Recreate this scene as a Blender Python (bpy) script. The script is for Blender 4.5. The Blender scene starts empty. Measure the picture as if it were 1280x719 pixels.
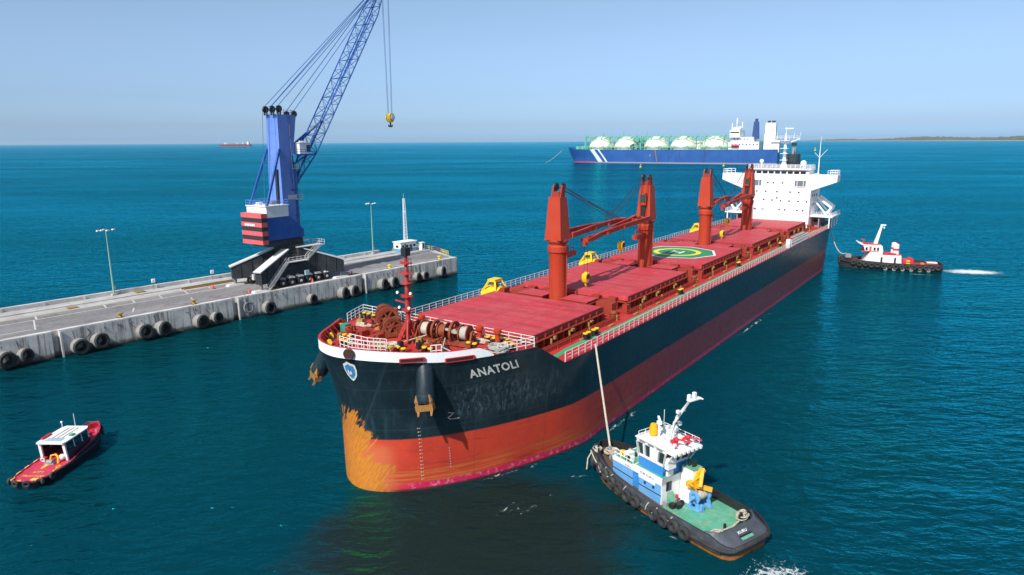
import bpy, bmesh, math, random
from mathutils import Vector, Matrix
random.seed(7)
C = bpy.context.scene.collection
R = math.radians

# ---------------------------------------------------------------- camera, sky, sun, exposure
CAM_H = 37.0
PITCH = math.atan((359.5 - 176.5) / 853.33)
ROLL = math.atan2(7.6, 1280)
cam = bpy.data.cameras.new('camera')
cam.sensor_width = 36.0
cam.lens = 24.0
cam.clip_start = 0.5
cam.clip_end = 120000
co = bpy.data.objects.new('camera', cam)
C.objects.link(co)
fw = Vector((0, math.cos(PITCH), -math.sin(PITCH)))
up0 = Vector((0, math.sin(PITCH), math.cos(PITCH)))
rt0 = Vector((1, 0, 0))
rt = rt0 * math.cos(ROLL) - up0 * math.sin(ROLL)
up = up0 * math.cos(ROLL) + rt0 * math.sin(ROLL)
mw = Matrix((rt, up, -fw)).transposed().to_4x4()
mw.translation = (0, 0, CAM_H)
co.matrix_world = mw
bpy.context.scene.camera = co

SUN_EL, SUN_AZ = 45.0, 211.0          # compass-like heading of the sun, 0 = +Y, clockwise
w = bpy.data.worlds.new('World')
bpy.context.scene.world = w
w.use_nodes = True
wn = w.node_tree
wn.nodes.clear()
sky = wn.nodes.new('ShaderNodeTexSky')
sky.sky_type = 'NISHITA'
sky.sun_disc = False
sky.sun_elevation = R(SUN_EL)
sky.sun_rotation = R(SUN_AZ)
sky.altitude = 0
sky.air_density = 0.75
sky.dust_density = 1.15
sky.ozone_density = 3.0
bg = wn.nodes.new('ShaderNodeBackground')
bg.inputs['Strength'].default_value = 0.13
wo = wn.nodes.new('ShaderNodeOutputWorld')
tint = wn.nodes.new('ShaderNodeMix')
tint.data_type = 'RGBA'
tint.blend_type = 'MULTIPLY'
tint.inputs[0].default_value = 1.0
# the sea air low down is bluer than the model's horizon
tco = wn.nodes.new('ShaderNodeTexCoord')
tsp = wn.nodes.new('ShaderNodeSeparateXYZ')
hor = wn.nodes.new('ShaderNodeValToRGB')
cr = hor.color_ramp
for pos, col in ((0.0, (0.80, 1.20, 1.75)), (0.022, (0.67, 0.82, 1.12)), (0.06, (0.70, 0.78, 0.93)), (0.12, (0.90, 0.90, 0.93)), (0.22, (1.10, 1.06, 0.92))):
    e = cr.elements[0] if pos == 0.0 else cr.elements.new(pos)
    e.position = pos
    e.color = col + (1,)
cr.elements[-1].color = (1.10, 1.06, 0.92, 1)
wn.links.new(tco.outputs['Generated'], tsp.inputs[0]); wn.links.new(tsp.outputs[2], hor.inputs[0])
wn.links.new(hor.outputs[0], tint.inputs[7])
wn.links.new(sky.outputs[0], tint.inputs[6])
wn.links.new(tint.outputs[2], bg.inputs[0])
wn.links.new(bg.outputs[0], wo.inputs[0])

sl = bpy.data.lights.new('sun', 'SUN')
sl.energy = 4.3
sl.angle = R(0.53)
sl.color = (1.0, 0.965, 0.91)
so = bpy.data.objects.new('sun', sl)
C.objects.link(so)
sd = Vector((math.sin(R(SUN_AZ)) * math.cos(R(SUN_EL)), math.cos(R(SUN_AZ)) * math.cos(R(SUN_EL)), math.sin(R(SUN_EL))))
so.rotation_euler = sd.to_track_quat('Z', 'Y').to_euler()
so.location = (-60, -80, 150)

sc = bpy.context.scene
sc.view_settings.view_transform = 'Standard'
sc.view_settings.look = 'None'
sc.view_settings.exposure = 0.35
sc.view_settings.gamma = 1.0
sc.view_settings.use_curve_mapping = False
sc.render.engine = 'CYCLES'
sc.cycles.use_denoising = True
sc.cycles.max_bounces = 6
sc.cycles.volume_bounces = 0
sc.cycles.volume_step_rate = 1.0
sc.cycles.transparent_max_bounces = 12
sc.cycles.caustics_reflective = False
sc.cycles.caustics_refractive = False

# ---------------------------------------------------------------- shader helpers
class NT:
    def __init__(s, name):
        s.m = bpy.data.materials.new(name)
        s.m.use_nodes = True
        s.t = s.m.node_tree
        s.t.nodes.clear()
        s.out = s.n('ShaderNodeOutputMaterial')
        s.b = s.n('ShaderNodeBsdfPrincipled')
        s.l(s.b.outputs[0], s.out.inputs[0])
        tc = s.n('ShaderNodeTexCoord')
        s.obj = tc.outputs['Object']
        g = s.n('ShaderNodeNewGeometry')
        s.pos = g.outputs['Position']
        s.nor = g.outputs['Normal']
    def n(s, t):
        return s.t.nodes.new(t)
    def l(s, a, b):
        s.t.links.new(a, b)
    def put(s, inp, v):
        if isinstance(v, bpy.types.NodeSocket):
            s.l(v, inp)
        else:
            try:
                inp.default_value = v
            except Exception:
                inp.default_value = tuple(v) + (1,)
    def math(s, op, a, b=0.0, c=0.0, clamp=False):
        n = s.n('ShaderNodeMath')
        n.operation = op
        n.use_clamp = clamp
        s.put(n.inputs[0], a); s.put(n.inputs[1], b); s.put(n.inputs[2], c)
        return n.outputs[0]
    def mul(s, a, b): return s.math('MULTIPLY', a, b)
    def add(s, a, b): return s.math('ADD', a, b)
    def sub(s, a, b): return s.math('SUBTRACT', a, b)
    def step(s, v, lo, hi, a=0.0, b=1.0):
        n = s.n('ShaderNodeMapRange')
        n.interpolation_type = 'SMOOTHSTEP'
        s.put(n.inputs[0], v)
        n.inputs[1].default_value = lo; n.inputs[2].default_value = hi
        n.inputs[3].default_value = a; n.inputs[4].default_value = b
        return n.outputs[0]
    def mix(s, f, a, b, mode='MIX'):
        n = s.n('ShaderNodeMix')
        n.data_type = 'RGBA'
        n.blend_type = mode
        s.put(n.inputs[0], f); s.put(n.inputs[6], a); s.put(n.inputs[7], b)
        return n.outputs[2]
    def noise(s, vec, scale=1.0, detail=4.0, rough=0.55, stretch=None, rot=0.0, dist=0.0):
        if stretch is not None or rot:
            mp = s.n('ShaderNodeMapping')
            s.l(vec, mp.inputs[0])
            mp.inputs['Rotation'].default_value = (0, 0, rot)
            if stretch is not None:
                mp.inputs['Scale'].default_value = stretch
            vec = mp.outputs[0]
        n = s.n('ShaderNodeTexNoise')
        s.l(vec, n.inputs['Vector'])
        n.inputs['Scale'].default_value = scale
        n.inputs['Detail'].default_value = detail
        n.inputs['Roughness'].default_value = rough
        n.inputs['Distortion'].default_value = dist
        return n.outputs['Fac']
    def sep(s, v):
        n = s.n('ShaderNodeSeparateXYZ')
        s.l(v, n.inputs[0])
        return n.outputs
    def bump(s, h, dist=0.02, strength=1.0, normal=None):
        n = s.n('ShaderNodeBump')
        s.put(n.inputs['Strength'], strength)
        n.inputs['Distance'].default_value = dist
        s.l(h, n.inputs['Height'])
        if normal is not None:
            s.l(normal, n.inputs['Normal'])
        return n.outputs[0]
    def set(s, **k):
        names = dict(color='Base Color', rough='Roughness', metal='Metallic', normal='Normal', ior='IOR', spec='Specular IOR Level', coat='Coat Weight', alpha='Alpha', trans='Transmission Weight')
        for a, v in k.items():
            s.put(s.b.inputs[names[a]], v)
        return s.m

def dark(c, f): return tuple(x * f for x in c)

def paint(name, col, rough=0.45, wear=0.35, rust=0.0, scale=1.0, rustcol=(0.16, 0.05, 0.018), streak=True, bump=0.01, fade=None):
    """worn marine paint: blotches, vertical weather streaks, rust specks"""
    t = NT(name)
    n1 = t.noise(t.obj, 0.35 * scale, 6, 0.6)
    n2 = t.noise(t.obj, 3.5 * scale, 5, 0.65)
    fadec = fade or tuple(min(1, x * 0.75 + 0.12) for x in col)
    c = t.mix(t.mul(t.step(n1, 0.42, 0.7), wear), col, fadec)
    c = t.mix(t.mul(t.step(n2, 0.45, 0.75), wear * 0.8), c, dark(col, 0.62))
    if streak:
        n3 = t.noise(t.obj, 1.0 * scale, 4, 0.6, stretch=(2.6, 2.6, 0.16))
        c = t.mix(t.mul(t.step(n3, 0.52, 0.74), wear * 0.7), c, dark(col, 0.55))
    if rust > 0:
        n4 = t.noise(t.obj, 2.2 * scale, 8, 0.75)
        hi = 0.78 - 0.22 * rust
        c = t.mix(t.mul(t.step(n4, hi - 0.05, hi + 0.04), 0.85), c, rustcol)
    r = t.step(n2, 0.3, 0.7, rough - 0.08, rough + 0.14)
    return t.set(spec=0.32, color=c, rough=r, normal=t.bump(n2, bump))

def plain(name, col, rough=0.5, metal=0.0):
    t = NT(name)
    n = t.noise(t.obj, 4.0, 4)
    return t.set(color=t.mix(t.step(n, 0.35, 0.7), col, dark(col, 0.72)), rough=rough, metal=metal)

def glassy(name, col=(0.02, 0.035, 0.045)):
    t = NT(name)
    n = t.noise(t.obj, 0.9, 2)
    return t.set(color=t.mix(n, col, dark(col, 0.4)), rough=0.08, spec=0.8)

M = {}
M['deck_red'] = paint('deck_red_paint', (0.44, 0.024, 0.028), 0.6, 0.6, 0.5, 1.0, streak=False, fade=(0.46, 0.075, 0.05), rustcol=(0.22, 0.05, 0.022))
M['hatch_red'] = None
M['crane_red'] = paint('crane_red_paint', (0.40, 0.040, 0.014), 0.5, 0.35, 0.12, fade=(0.43, 0.065, 0.03))
M['coam_red'] = paint('coaming_red_paint', (0.30, 0.034, 0.016), 0.6, 0.55, 0.7, fade=(0.24, 0.05, 0.03))
M['rust_red'] = paint('winch_red_paint', (0.24, 0.042, 0.018), 0.65, 0.75, 1.0, 2.4, fade=(0.32, 0.10, 0.05), rustcol=(0.09, 0.035, 0.018))
M['mast_red'] = paint('mast_red_paint', (0.38, 0.025, 0.018), 0.5, 0.4, 0.2, 2.0)
M['white'] = paint('white_paint', (0.80, 0.81, 0.80), 0.45, 0.16, 0.0, fade=(0.72, 0.73, 0.72))
M['white_worn'] = paint('worn_white_paint', (0.74, 0.75, 0.74), 0.5, 0.3, 0.18, 1.6, rustcol=(0.33, 0.17, 0.08))
M['ship_white'] = paint('superstructure_paint', (0.82, 0.82, 0.82), 0.5, 0.1, 0.0, 0.5)
M['band_white'] = paint('bow_band_paint', (0.86, 0.87, 0.88), 0.45, 0.2, 0.12, 1.2, rustcol=(0.4, 0.22, 0.14))
M['rail_white'] = paint('rail_paint', (0.66, 0.64, 0.63), 0.5, 0.25, 0.2, 2.0, rustcol=(0.35, 0.2, 0.12))
M['black'] = plain('black_paint', (0.018, 0.019, 0.021), 0.5)
M['rubber'] = paint('old_rubber', (0.028, 0.028, 0.03), 0.75, 0.5, 0.0, 2.0, fade=(0.09, 0.088, 0.085), streak=False, bump=0.03)
M['rubber_pale'] = paint('dusty_rubber', (0.24, 0.235, 0.22), 0.85, 0.7, 0.0, 1.2, fade=(0.42, 0.41, 0.39), bump=0.03)
M['yellow'] = paint('yellow_paint', (0.78, 0.50, 0.012), 0.5, 0.35, 0.2, 2.0, fade=(0.8, 0.62, 0.1))
M['orange_yellow'] = paint('amber_paint', (0.80, 0.36, 0.008), 0.5, 0.3, 0.1, 2.0)
M['ochre'] = plain('ochre_timber', (0.34, 0.20, 0.05), 0.8)
M['green'] = paint('green_walkway_paint', (0.045, 0.30, 0.13), 0.6, 0.4, 0.2, 1.0, streak=False)
M['cable'] = plain('dark_cable', (0.03, 0.032, 0.036), 0.6)
M['steel'] = plain('bare_steel', (0.30, 0.30, 0.31), 0.45, 0.6)
M['grey'] = paint('grey_paint', (0.25, 0.26, 0.27), 0.55, 0.3, 0.1)
M['glass'] = glassy('dark_glass')
M['glass_green'] = glassy('green_cab_glass', (0.015, 0.10, 0.07))
M['rope'] = plain('pale_rope', (0.50, 0.45, 0.36), 0.9)
M['rope_grey'] = plain('grey_wire_rope', (0.40, 0.39, 0.36), 0.8)
M['anchor_rust'] = paint('rusty_anchor', (0.30, 0.135, 0.03), 0.8, 0.5, 0.9, 3.0)

# ---------------------------------------------------------------- mesh helpers
class MB:
    """collects faces; build() links them as one mesh object"""
    def __init__(s):
        s.v = []; s.f = []; s.mi = []; s.sm = []
    def face(s, idx, mi=0, sm=False):
        s.f.append(tuple(idx)); s.mi.append(mi); s.sm.append(sm)
    def pts(s, ps):
        i = len(s.v)
        s.v += [tuple(p) for p in ps]
        return list(range(i, i + len(ps)))
    def poly(s, ps, mi=0):
        s.face(s.pts(ps), mi); return s
    def hexa(s, p, mi=0):
        """p: 4 bottom corners then 4 top corners"""
        i = s.pts(p)
        for q in ((3, 2, 1, 0), (4, 5, 6, 7), (0, 1, 5, 4), (1, 2, 6, 5), (2, 3, 7, 6), (3, 0, 4, 7)):
            s.face([i[k] for k in q], mi)
        return s
    def box(s, c, d, mi=0, rz=0.0, taper=1.0):
        cx, cy, cz = c; a, b, h = d[0] / 2, d[1] / 2, d[2] / 2
        cs, sn = math.cos(rz), math.sin(rz)
        ps = []
        for z, k in ((-h, 1.0), (h, taper)):
            for x, y in ((-a, -b), (a, -b), (a, b), (-a, b)):
                x *= k; y *= k
                ps.append((cx + x * cs - y * sn, cy + x * sn + y * cs, cz + z))
        return s.hexa(ps, mi)
    def beam(s, p0, p1, wd, ht, mi=0, wd1=None, ht1=None):
        p0, p1 = Vector(p0), Vector(p1)
        d = (p1 - p0).normalized()
        u = Vector((0, 0, 1)) if abs(d.z) < 0.95 else Vector((1, 0, 0))
        x = d.cross(u).normalized(); y = x.cross(d).normalized()
        wd1 = wd if wd1 is None else wd1; ht1 = ht if ht1 is None else ht1
        ps = []
        for p, a, b in ((p0, wd / 2, ht / 2), (p1, wd1 / 2, ht1 / 2)):
            ps += [p - x * a - y * b, p + x * a - y * b, p + x * a + y * b, p - x * a + y * b]
        return s.hexa(ps, mi)
    def tube(s, ps, r, seg=6, mi=0, caps=True, sm=True):
        ps = [Vector(p) for p in ps]
        rs = r if isinstance(r, (list, tuple)) else [r] * len(ps)
        rings = []; prev = None
        for k, p in enumerate(ps):
            a = ps[max(0, k - 1)]; b = ps[min(len(ps) - 1, k + 1)]
            d = (b - a).normalized()
            if prev is None:
                u = Vector((0, 0, 1)) if abs(d.z) < 0.9 else Vector((1, 0, 0))
                x = d.cross(u).normalized()
            else:
                x = (prev - d * prev.dot(d)).normalized()
            prev = x
            y = d.cross(x)
            rings.append(s.pts([p + (x * math.cos(2 * math.pi * j / seg) + y * math.sin(2 * math.pi * j / seg)) * rs[k] for j in range(seg)]))
        for a, b in zip(rings, rings[1:]):
            for j in range(seg):
                s.face((a[j], a[(j + 1) % seg], b[(j + 1) % seg], b[j]), mi, sm and seg > 4)
        if caps:
            s.face(rings[0][::-1], mi); s.face(rings[-1], mi)
        return s
    def lathe(s, prof, c=(0, 0, 0), axis=(0, 0, 1), seg=16, mi=0, closed=False, mis=None):
        """prof: (radius, along-axis) pairs"""
        c = Vector(c); d = Vector(axis).normalized()
        u = Vector((0, 0, 1)) if abs(d.z) < 0.9 else Vector((1, 0, 0))
        x = d.cross(u).normalized(); y = d.cross(x)
        rings = []
        for r, h in prof:
            rings.append(s.pts([c + d * h + (x * math.cos(2 * math.pi * j / seg) + y * math.sin(2 * math.pi * j / seg)) * max(r, 1e-4) for j in range(seg)]))
        pr = list(zip(rings, rings[1:]))
        if closed: pr.append((rings[-1], rings[0]))
        for k, (a, b) in enumerate(pr):
            for j in range(seg):
                s.face((a[j], a[(j + 1) % seg], b[(j + 1) % seg], b[j]), mis[k] if mis else mi, True)
        if not closed:
            if prof[0][0] > 1e-3: s.face(rings[0][::-1], mi)
            if prof[-1][0] > 1e-3: s.face(rings[-1], mi)
        return s
    def torus(s, c, axis, Rr, r, seg=18, ms=8, mi=0, sq=1.0):
        prof = [(Rr + r * math.cos(2 * math.pi * k / ms), r * sq * math.sin(2 * math.pi * k / ms)) for k in range(ms)]
        return s.lathe(prof, c, axis, seg, mi, closed=True)
    def cyl(s, c, r, h, axis=(0, 0, 1), seg=14, mi=0, r1=None):
        return s.lathe([(r, 0), (r if r1 is None else r1, h)], c, axis, seg, mi)
    def ball(s, c, r, seg=16, rings=8, mi=0, z0=-90, sz=1.0):
        prof = []
        for k in range(rings + 1):
            a = R(z0 + (90 - z0) * k / rings)
            prof.append((r * math.cos(a), r * math.sin(a) * sz))
        return s.lathe(prof, c, (0, 0, 1), seg, mi)
    def prism(s, poly, z0, z1, mi=0, top=None):
        n = len(poly)
        a = s.pts([(x, y, z0) for x, y in poly]); b = s.pts([(x, y, z1) for x, y in poly])
        s.face(a[::-1], mi); s.face(b, mi if top is None else top)
        for j in range(n):
            s.face((a[j], a[(j + 1) % n], b[(j + 1) % n], b[j]), mi)
        return s
    def wedge(s, poly, y0, y1, mi=0):
        """poly in the x-z plane pushed along y"""
        n = len(poly)
        a = s.pts([(x, y0, z) for x, z in poly]); b = s.pts([(x, y1, z) for x, z in poly])
        s.face(a, mi); s.face(b[::-1], mi)
        for j in range(n):
            s.face((a[j], b[j], b[(j + 1) % n], a[(j + 1) % n]), mi)
        return s
    def grid(s, rows, mi=0, sm=True, wrap=False):
        ix = [s.pts(r) for r in rows]
        for a, b in zip(ix, ix[1:]):
            m = len(a)
            for j in range(m if wrap else m - 1):
                s.face((a[j], a[(j + 1) % m], b[(j + 1) % m], b[j]), mi, sm)
        return ix
    def rail(s, ps, h=1.05, step=1.5, bars=3, r=0.035, mi=0, post=None, closed=False):
        """guard rail: posts and horizontal bars along a polyline (base points)"""
        ps = [Vector(p) for p in ps]
        if closed: ps.append(ps[0])
        z = Vector((0, 0, 1))
        for a, b in zip(ps, ps[1:]):
            L = (b - a).length
            n = max(1, round(L / step))
            for k in range(n + 1):
                if k == n and b is not ps[-1]: continue
                q = a.lerp(b, k / n)
                s.tube([q, q + z * h], post or r * 1.2, 4, mi)
            for k in range(bars):
                o = z * (h * (k + 1) / bars)
                s.tube([a + o, b + o], r, 4, mi)
        return s
    def build(s, name, mats, parent=None, loc=(0, 0, 0), sharp=None):
        me = bpy.data.meshes.new(name)
        me.from_pydata(s.v, [], s.f)
        bm = bmesh.new(); bm.from_mesh(me)
        bmesh.ops.recalc_face_normals(bm, faces=bm.faces)
        bm.to_mesh(me); bm.free()
        for m in (mats if isinstance(mats, (list, tuple)) else [mats]):
            me.materials.append(m)
        me.polygons.foreach_set('material_index', s.mi)
        me.polygons.foreach_set('use_smooth', s.sm)
        if any(s.sm): me.set_sharp_from_angle(angle=sharp or R(42))
        o = bpy.data.objects.new(name, me)
        C.objects.link(o)
        o.location = loc
        if parent: o.parent = parent
        return o

def tag(o, label=None, cat=None, group=None, kind=None):
    if label: o['label'] = label
    if cat: o['category'] = cat
    if group: o['group'] = group
    if kind: o['kind'] = kind
    return o
def thing(name, loc, rz, label, cat, group=None):
    o = bpy.data.objects.new(name, None)
    o.empty_display_size = 1
    C.objects.link(o)
    o.location = loc; o.rotation_euler = (0, 0, rz)
    return tag(o, label, cat, group)
def copy_tree(o, parent=None):
    c = o.copy(); C.objects.link(c)
    if parent: c.parent = parent
    for ch in o.children:
        copy_tree(ch, c)
    return c
def text_mesh(txt, size, shear=0.0, sub=0.25, extrude=0.0, spacing=1.0, bold=0.012):
    """list of triangles (2-D) of a line of lettering"""
    cu = bpy.data.curves.new('lettering', 'FONT')
    cu.body = txt; cu.size = size; cu.shear = shear; cu.space_character = spacing; cu.offset = bold * size
    cu.resolution_u = 3
    o = bpy.data.objects.new('lettering', cu)
    C.objects.link(o)
    dg = bpy.context.evaluated_depsgraph_get()
    me = bpy.data.meshes.new_from_object(o.evaluated_get(dg))
    bm = bmesh.new(); bm.from_mesh(me)
    bmesh.ops.triangulate(bm, faces=bm.faces)
    for _ in range(3):
        ed = [e for e in bm.edges if e.calc_length() > sub]
        if not ed: break
        bmesh.ops.subdivide_edges(bm, edges=ed, cuts=1)
        bmesh.ops.triangulate(bm, faces=bm.faces)
    vs = [v.co.copy() for v in bm.verts]
    bm.verts.index_update()
    fs = [[v.index for v in f.verts] for f in bm.faces]
    bm.free()
    bpy.data.objects.remove(o); bpy.data.curves.remove(cu); bpy.data.meshes.remove(me)
    return vs, fs
def put_text(mb, txt, size, fn, mi=0, shear=0.0, sub=0.25, spacing=1.0, width=None, bold=0.012):
    vs, fs = text_mesh(txt, size, shear, sub, 0, spacing, bold)
    x0 = min(v.x for v in vs); x1 = max(v.x for v in vs); y0 = min(v.y for v in vs)
    k = 1.0 if width is None else width / (x1 - x0)
    ix = mb.pts([fn((v.x - x0) * k, v.y - y0) for v in vs])
    for f in fs: mb.face([ix[i] for i in f], mi)
    return (x1 - x0) * k
def each(items, name, mats, parent):
    """one object per piece: items yield (fn(mb))"""
    for f in items:
        mb = MB(); f(mb); mb.build(name, mats, parent)

# ================================================================ SEA, HAZE, COAST
def sea_material():
    t = NT('sea_water')
    big = t.noise(t.pos, 0.0045, 3, 0.5, stretch=(0.35, 1, 1), rot=0.35)
    mid = t.noise(t.pos, 0.03, 3, 0.5)
    deep = t.mix(t.step(big, 0.35, 0.68), (0.0008, 0.032, 0.046), (0.0010, 0.042, 0.051))
    c = t.mix(t.mul(t.step(mid, 0.4, 0.7), 0.4), deep, (0.0012, 0.040, 0.035))
    # dark reflection of the ship's bow painted into the water colour
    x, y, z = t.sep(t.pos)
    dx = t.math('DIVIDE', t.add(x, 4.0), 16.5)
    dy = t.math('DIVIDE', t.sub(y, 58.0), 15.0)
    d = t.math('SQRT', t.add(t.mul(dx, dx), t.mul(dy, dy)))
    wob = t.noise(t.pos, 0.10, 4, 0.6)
    bow_reflection = t.step(t.add(d, t.mul(t.sub(wob, 0.5), 0.9)), 1.12, 0.72)
    c = t.mix(t.mul(bow_reflection, 0.85), c, (0.013, 0.0155, 0.011))
    # wind waves: three sizes, long crests
    lane = t.noise(t.pos, 0.011, 4, 0.6, stretch=(0.25, 1, 1), rot=-0.25)
    patch = t.mul(t.step(big, 0.3, 0.7, 0.65, 1.1), t.step(lane, 0.36, 0.62, 0.6, 1.2))
    w1 = t.noise(t.pos, 0.17, 3, 0.5, stretch=(0.45, 1.0, 1.0), rot=0.22, dist=0.3)
    w2 = t.noise(t.pos, 0.62, 3, 0.55, stretch=(0.5, 1.0, 1.0), rot=-0.12, dist=0.4)
    w3 = t.noise(t.pos, 2.3, 3, 0.6, stretch=(0.7, 1.0, 1.0), rot=0.5)
    h = t.add(t.mul(w1, 1.1), t.add(t.mul(w2, 0.85), t.mul(w3, 0.12)))
    nrm = t.bump(t.mul(h, patch), 1.35, 1.0)
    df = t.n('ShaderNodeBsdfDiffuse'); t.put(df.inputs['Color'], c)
    gl = t.n('ShaderNodeBsdfGlossy'); gl.inputs['Color'].default_value = (0.035, 0.76, 1.0, 1); gl.inputs['Roughness'].default_value = 0.11
    fr = t.n('ShaderNodeFresnel'); fr.inputs['IOR'].default_value = 1.333
    mx = t.n('ShaderNodeMixShader')
    for s_ in (gl, fr): t.l(nrm, s_.inputs['Normal'])
    t.l(fr.outputs[0], mx.inputs[0]); t.l(df.outputs[0], mx.inputs[1]); t.l(gl.outputs[0], mx.inputs[2])
    t.l(mx.outputs[0], t.out.inputs[0])
    return t.m

mb = MB()
S = 30000.0
mb.poly([(-S, -400, 0), (S, -400, 0), (S, S, 0), (-S, S, 0)])
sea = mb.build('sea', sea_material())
tag(sea, kind='structure')

# pale sea air
hz = MB()
hz.box((0, 15000, 60), (60200, 31200, 124))
hm = bpy.data.materials.new('sea_haze')
hm.use_nodes = True
ht = hm.node_tree
ht.nodes.clear()
ho = ht.nodes.new('ShaderNodeOutputMaterial')
hv = ht.nodes.new('ShaderNodeVolumePrincipled')
hv.inputs['Color'].default_value = (0.72, 0.88, 1.0, 1)
hv.inputs['Density'].default_value = 2.0e-5
hv.inputs['Anisotropy'].default_value = 0.1
ht.links.new(hv.outputs[0], ho.inputs['Volume'])
try:
    hm.cycles.homogeneous_volume = True
except Exception:
    pass
haze = hz.build('haze', hm)
tag(haze, kind='stuff')

def coast():
    rnd = random.Random(5)
    def land():
        t = NT('coast_scrub')
        n = t.noise(t.pos, 0.006, 6, 0.65)
        return t.set(color=t.mix(t.step(n, 0.35, 0.65), (0.045, 0.065, 0.03), (0.11, 0.10, 0.07)), rough=0.95)
    mb = MB()
    rows = []
    N = 260
    for k in range(N + 1):
        f = k / N
        az = R(22.5 + 24 * f)
        D = 17000 - 7500 * f ** 0.8 + 120 * math.sin(f * 31)
        ux, uy = math.sin(az), math.cos(az)
        hgt = (10 + 34 * min(1, f * 3.0) + 9 * math.sin(f * 23) + rnd.uniform(-7, 7))
        hgt *= min(1, f * 9)
        pr = [(0, 0.2), (70, 5), (110, 8), (190, 0.6 * hgt + 6), (500, hgt + 6), (1400, hgt * 1.25 + 9)]
        rows.append([(ux * (D + a), uy * (D + a), z) for a, z in pr])
    mb.grid(rows, 1, sm=False)
    for k in range(len(mb.f)):
        if k % 5 == 0: mb.mi[k] = 0
    o = mb.build('coast_land', [plain('beach_sand', (0.55, 0.50, 0.42), 0.9), land()])
    tag(o, kind='structure')
coast()

# ================================================================ QUAY
QL = Vector((-16.2, 190.8, 0)); QR = R(90 - 40.4)
def qw(a, b, z=0):
    return QL + Matrix.Rotation(QR, 3, 'Z') @ Vector((a, b, z))
QZ = 4.7
def concrete(name, col, stain=True, wall=False):
    t = NT(name)
    n1 = t.noise(t.obj, 0.28, 6, 0.62)
    n2 = t.noise(t.obj, 2.6, 6, 0.7)
    c = t.mix(t.step(n1, 0.35, 0.68), col, dark(col, 0.72))
    c = t.mix(t.mul(t.step(n2, 0.46, 0.72), 0.5), c, dark(col, 0.5))
    if wall:
        z = t.sep(t.obj)[2]
        n3 = t.noise(t.obj, 1.0, 5, 0.65, stretch=(1.7, 1.7, 0.10))
        c = t.mix(t.mul(t.step(n3, 0.47, 0.63), 0.8), c, (0.15, 0.135, 0.115))
        n4 = t.noise(t.obj, 0.9, 4, 0.6)
        zz = t.add(z, t.mul(t.sub(n4, 0.5), 1.1))
        c = t.mix(t.mul(t.step(zz, 1.2, 0.5), 0.85), c, (0.07, 0.072, 0.045))
        c = t.mix(t.step(zz, 0.45, 0.15), c, (0.018, 0.022, 0.014))
        n5 = t.noise(t.obj, 0.55, 5, 0.7)
        c = t.mix(t.mul(t.step(n5, 0.63, 0.7), 0.5), c, (0.26, 0.17, 0.10))
    return t.set(color=c, rough=0.88, normal=t.bump(n2, 0.03))
def asphalt(name, col):
    t = NT(name)
    n1 = t.noise(t.obj, 0.16, 6, 0.6, stretch=(0.25, 1, 1))
    n2 = t.noise(t.obj, 1.3, 7, 0.7)
    n3 = t.noise(t.obj, 0.5, 3, 0.5)
    c = t.mix(t.step(n1, 0.36, 0.66), col, dark(col, 0.68))
    c = t.mix(t.mul(t.step(n2, 0.48, 0.7), 0.5), c, dark(col, 1.35))
    c = t.mix(t.mul(t.step(n3, 0.56, 0.68), 0.6), c, dark(col, 0.45))
    return t.set(color=c, rough=0.9, normal=t.bump(n2, 0.01))
M['conc'] = concrete('quay_concrete', (0.44, 0.43, 0.42))
M['conc_wall'] = concrete('quay_wall_concrete', (0.66, 0.655, 0.635), wall=True)
M['conc_pale'] = concrete('pale_concrete', (0.60, 0.58, 0.55))
M['asphalt'] = asphalt('worn_asphalt', (0.225, 0.215, 0.218))
M['mark'] = paint('road_paint', (0.55, 0.55, 0.53), 0.8, 0.8, 0.0, 2.5, fade=(0.28, 0.27, 0.26), streak=False)
M['mark_y'] = paint('yellow_road_paint', (0.5, 0.34, 0.06), 0.8, 0.8, 0.0, 2.5, fade=(0.3, 0.26, 0.18), streak=False)

qe = bpy.data.objects.new('quay', None)
def qbuild(mb, name, mats):
    o = mb.build(name, mats)
    o.location = QL; o.rotation_euler = (0, 0, QR)
    return o
END = [(0, 0), (0.9, 0.9), (6.6, 15.5), (6.2, 24.2)]
A0 = -230
mb = MB()
mb.prism([(A0, 1.0)] + [(0.9, 1.0), (6.6, 15.5), (6.2, 24.2), (A0, 24.2)], -4, QZ - 0.002, 0)
gaps = [A0, -198.2, -165.1, -132, -98.9, -65.7, -32.2, 0.95]
for g0, g1 in zip(gaps, gaps[1:]):
    a0 = g0 + 0.75; a1 = g1 - (0.45 if g1 < 0 else 0)
    mb.hexa([(a0, 0, -4), (a1, 0.0 if g1 < 0 else 0, -4), (a1, 1.0, -4), (a0, 1.0, -4),
             (a0, 0, QZ), (a1, 0, QZ), (a1, 0.996, QZ), (a0, 0.996, QZ)], 0)
    # cope: pale kerb along the edge, and the bright return of the stepped joint
    mb.box(((a0 + a1) / 2, 0.55, QZ + 0.09), (a1 - a0, 1.0, 0.18), 1)
    mb.box((a0 + 0.14, -0.12, 2.0), (0.28, 0.236, 5.2), 1)
    # rainwater spouts, ladder rungs and hooks on the face
    rr = random.Random(int(-g0 * 10))
    for k in range(9):
        xx = rr.uniform(a0 + 1, a1 - 1)
        mb.tube([(xx, 0.01, QZ - rr.uniform(0.5, 1.0)), (xx, -0.22, QZ - 1.0)], 0.07, 5, 2)
quay = qbuild(mb, 'quay', [M['conc_wall'], M['conc_pale'], M['black']])
tag(quay, kind='structure')
mb = MB()
mb.poly([(A0, 1.06, QZ + 0.004), (0.9, 1.06, QZ + 0.004), (6.4, 15.5, QZ + 0.004), (6.1, 23.2, QZ + 0.004), (A0, 23.2, QZ + 0.004)], 0)
o = qbuild(mb, 'quay_apron', M['conc']); tag(o, kind='structure')
mb = MB()
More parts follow.
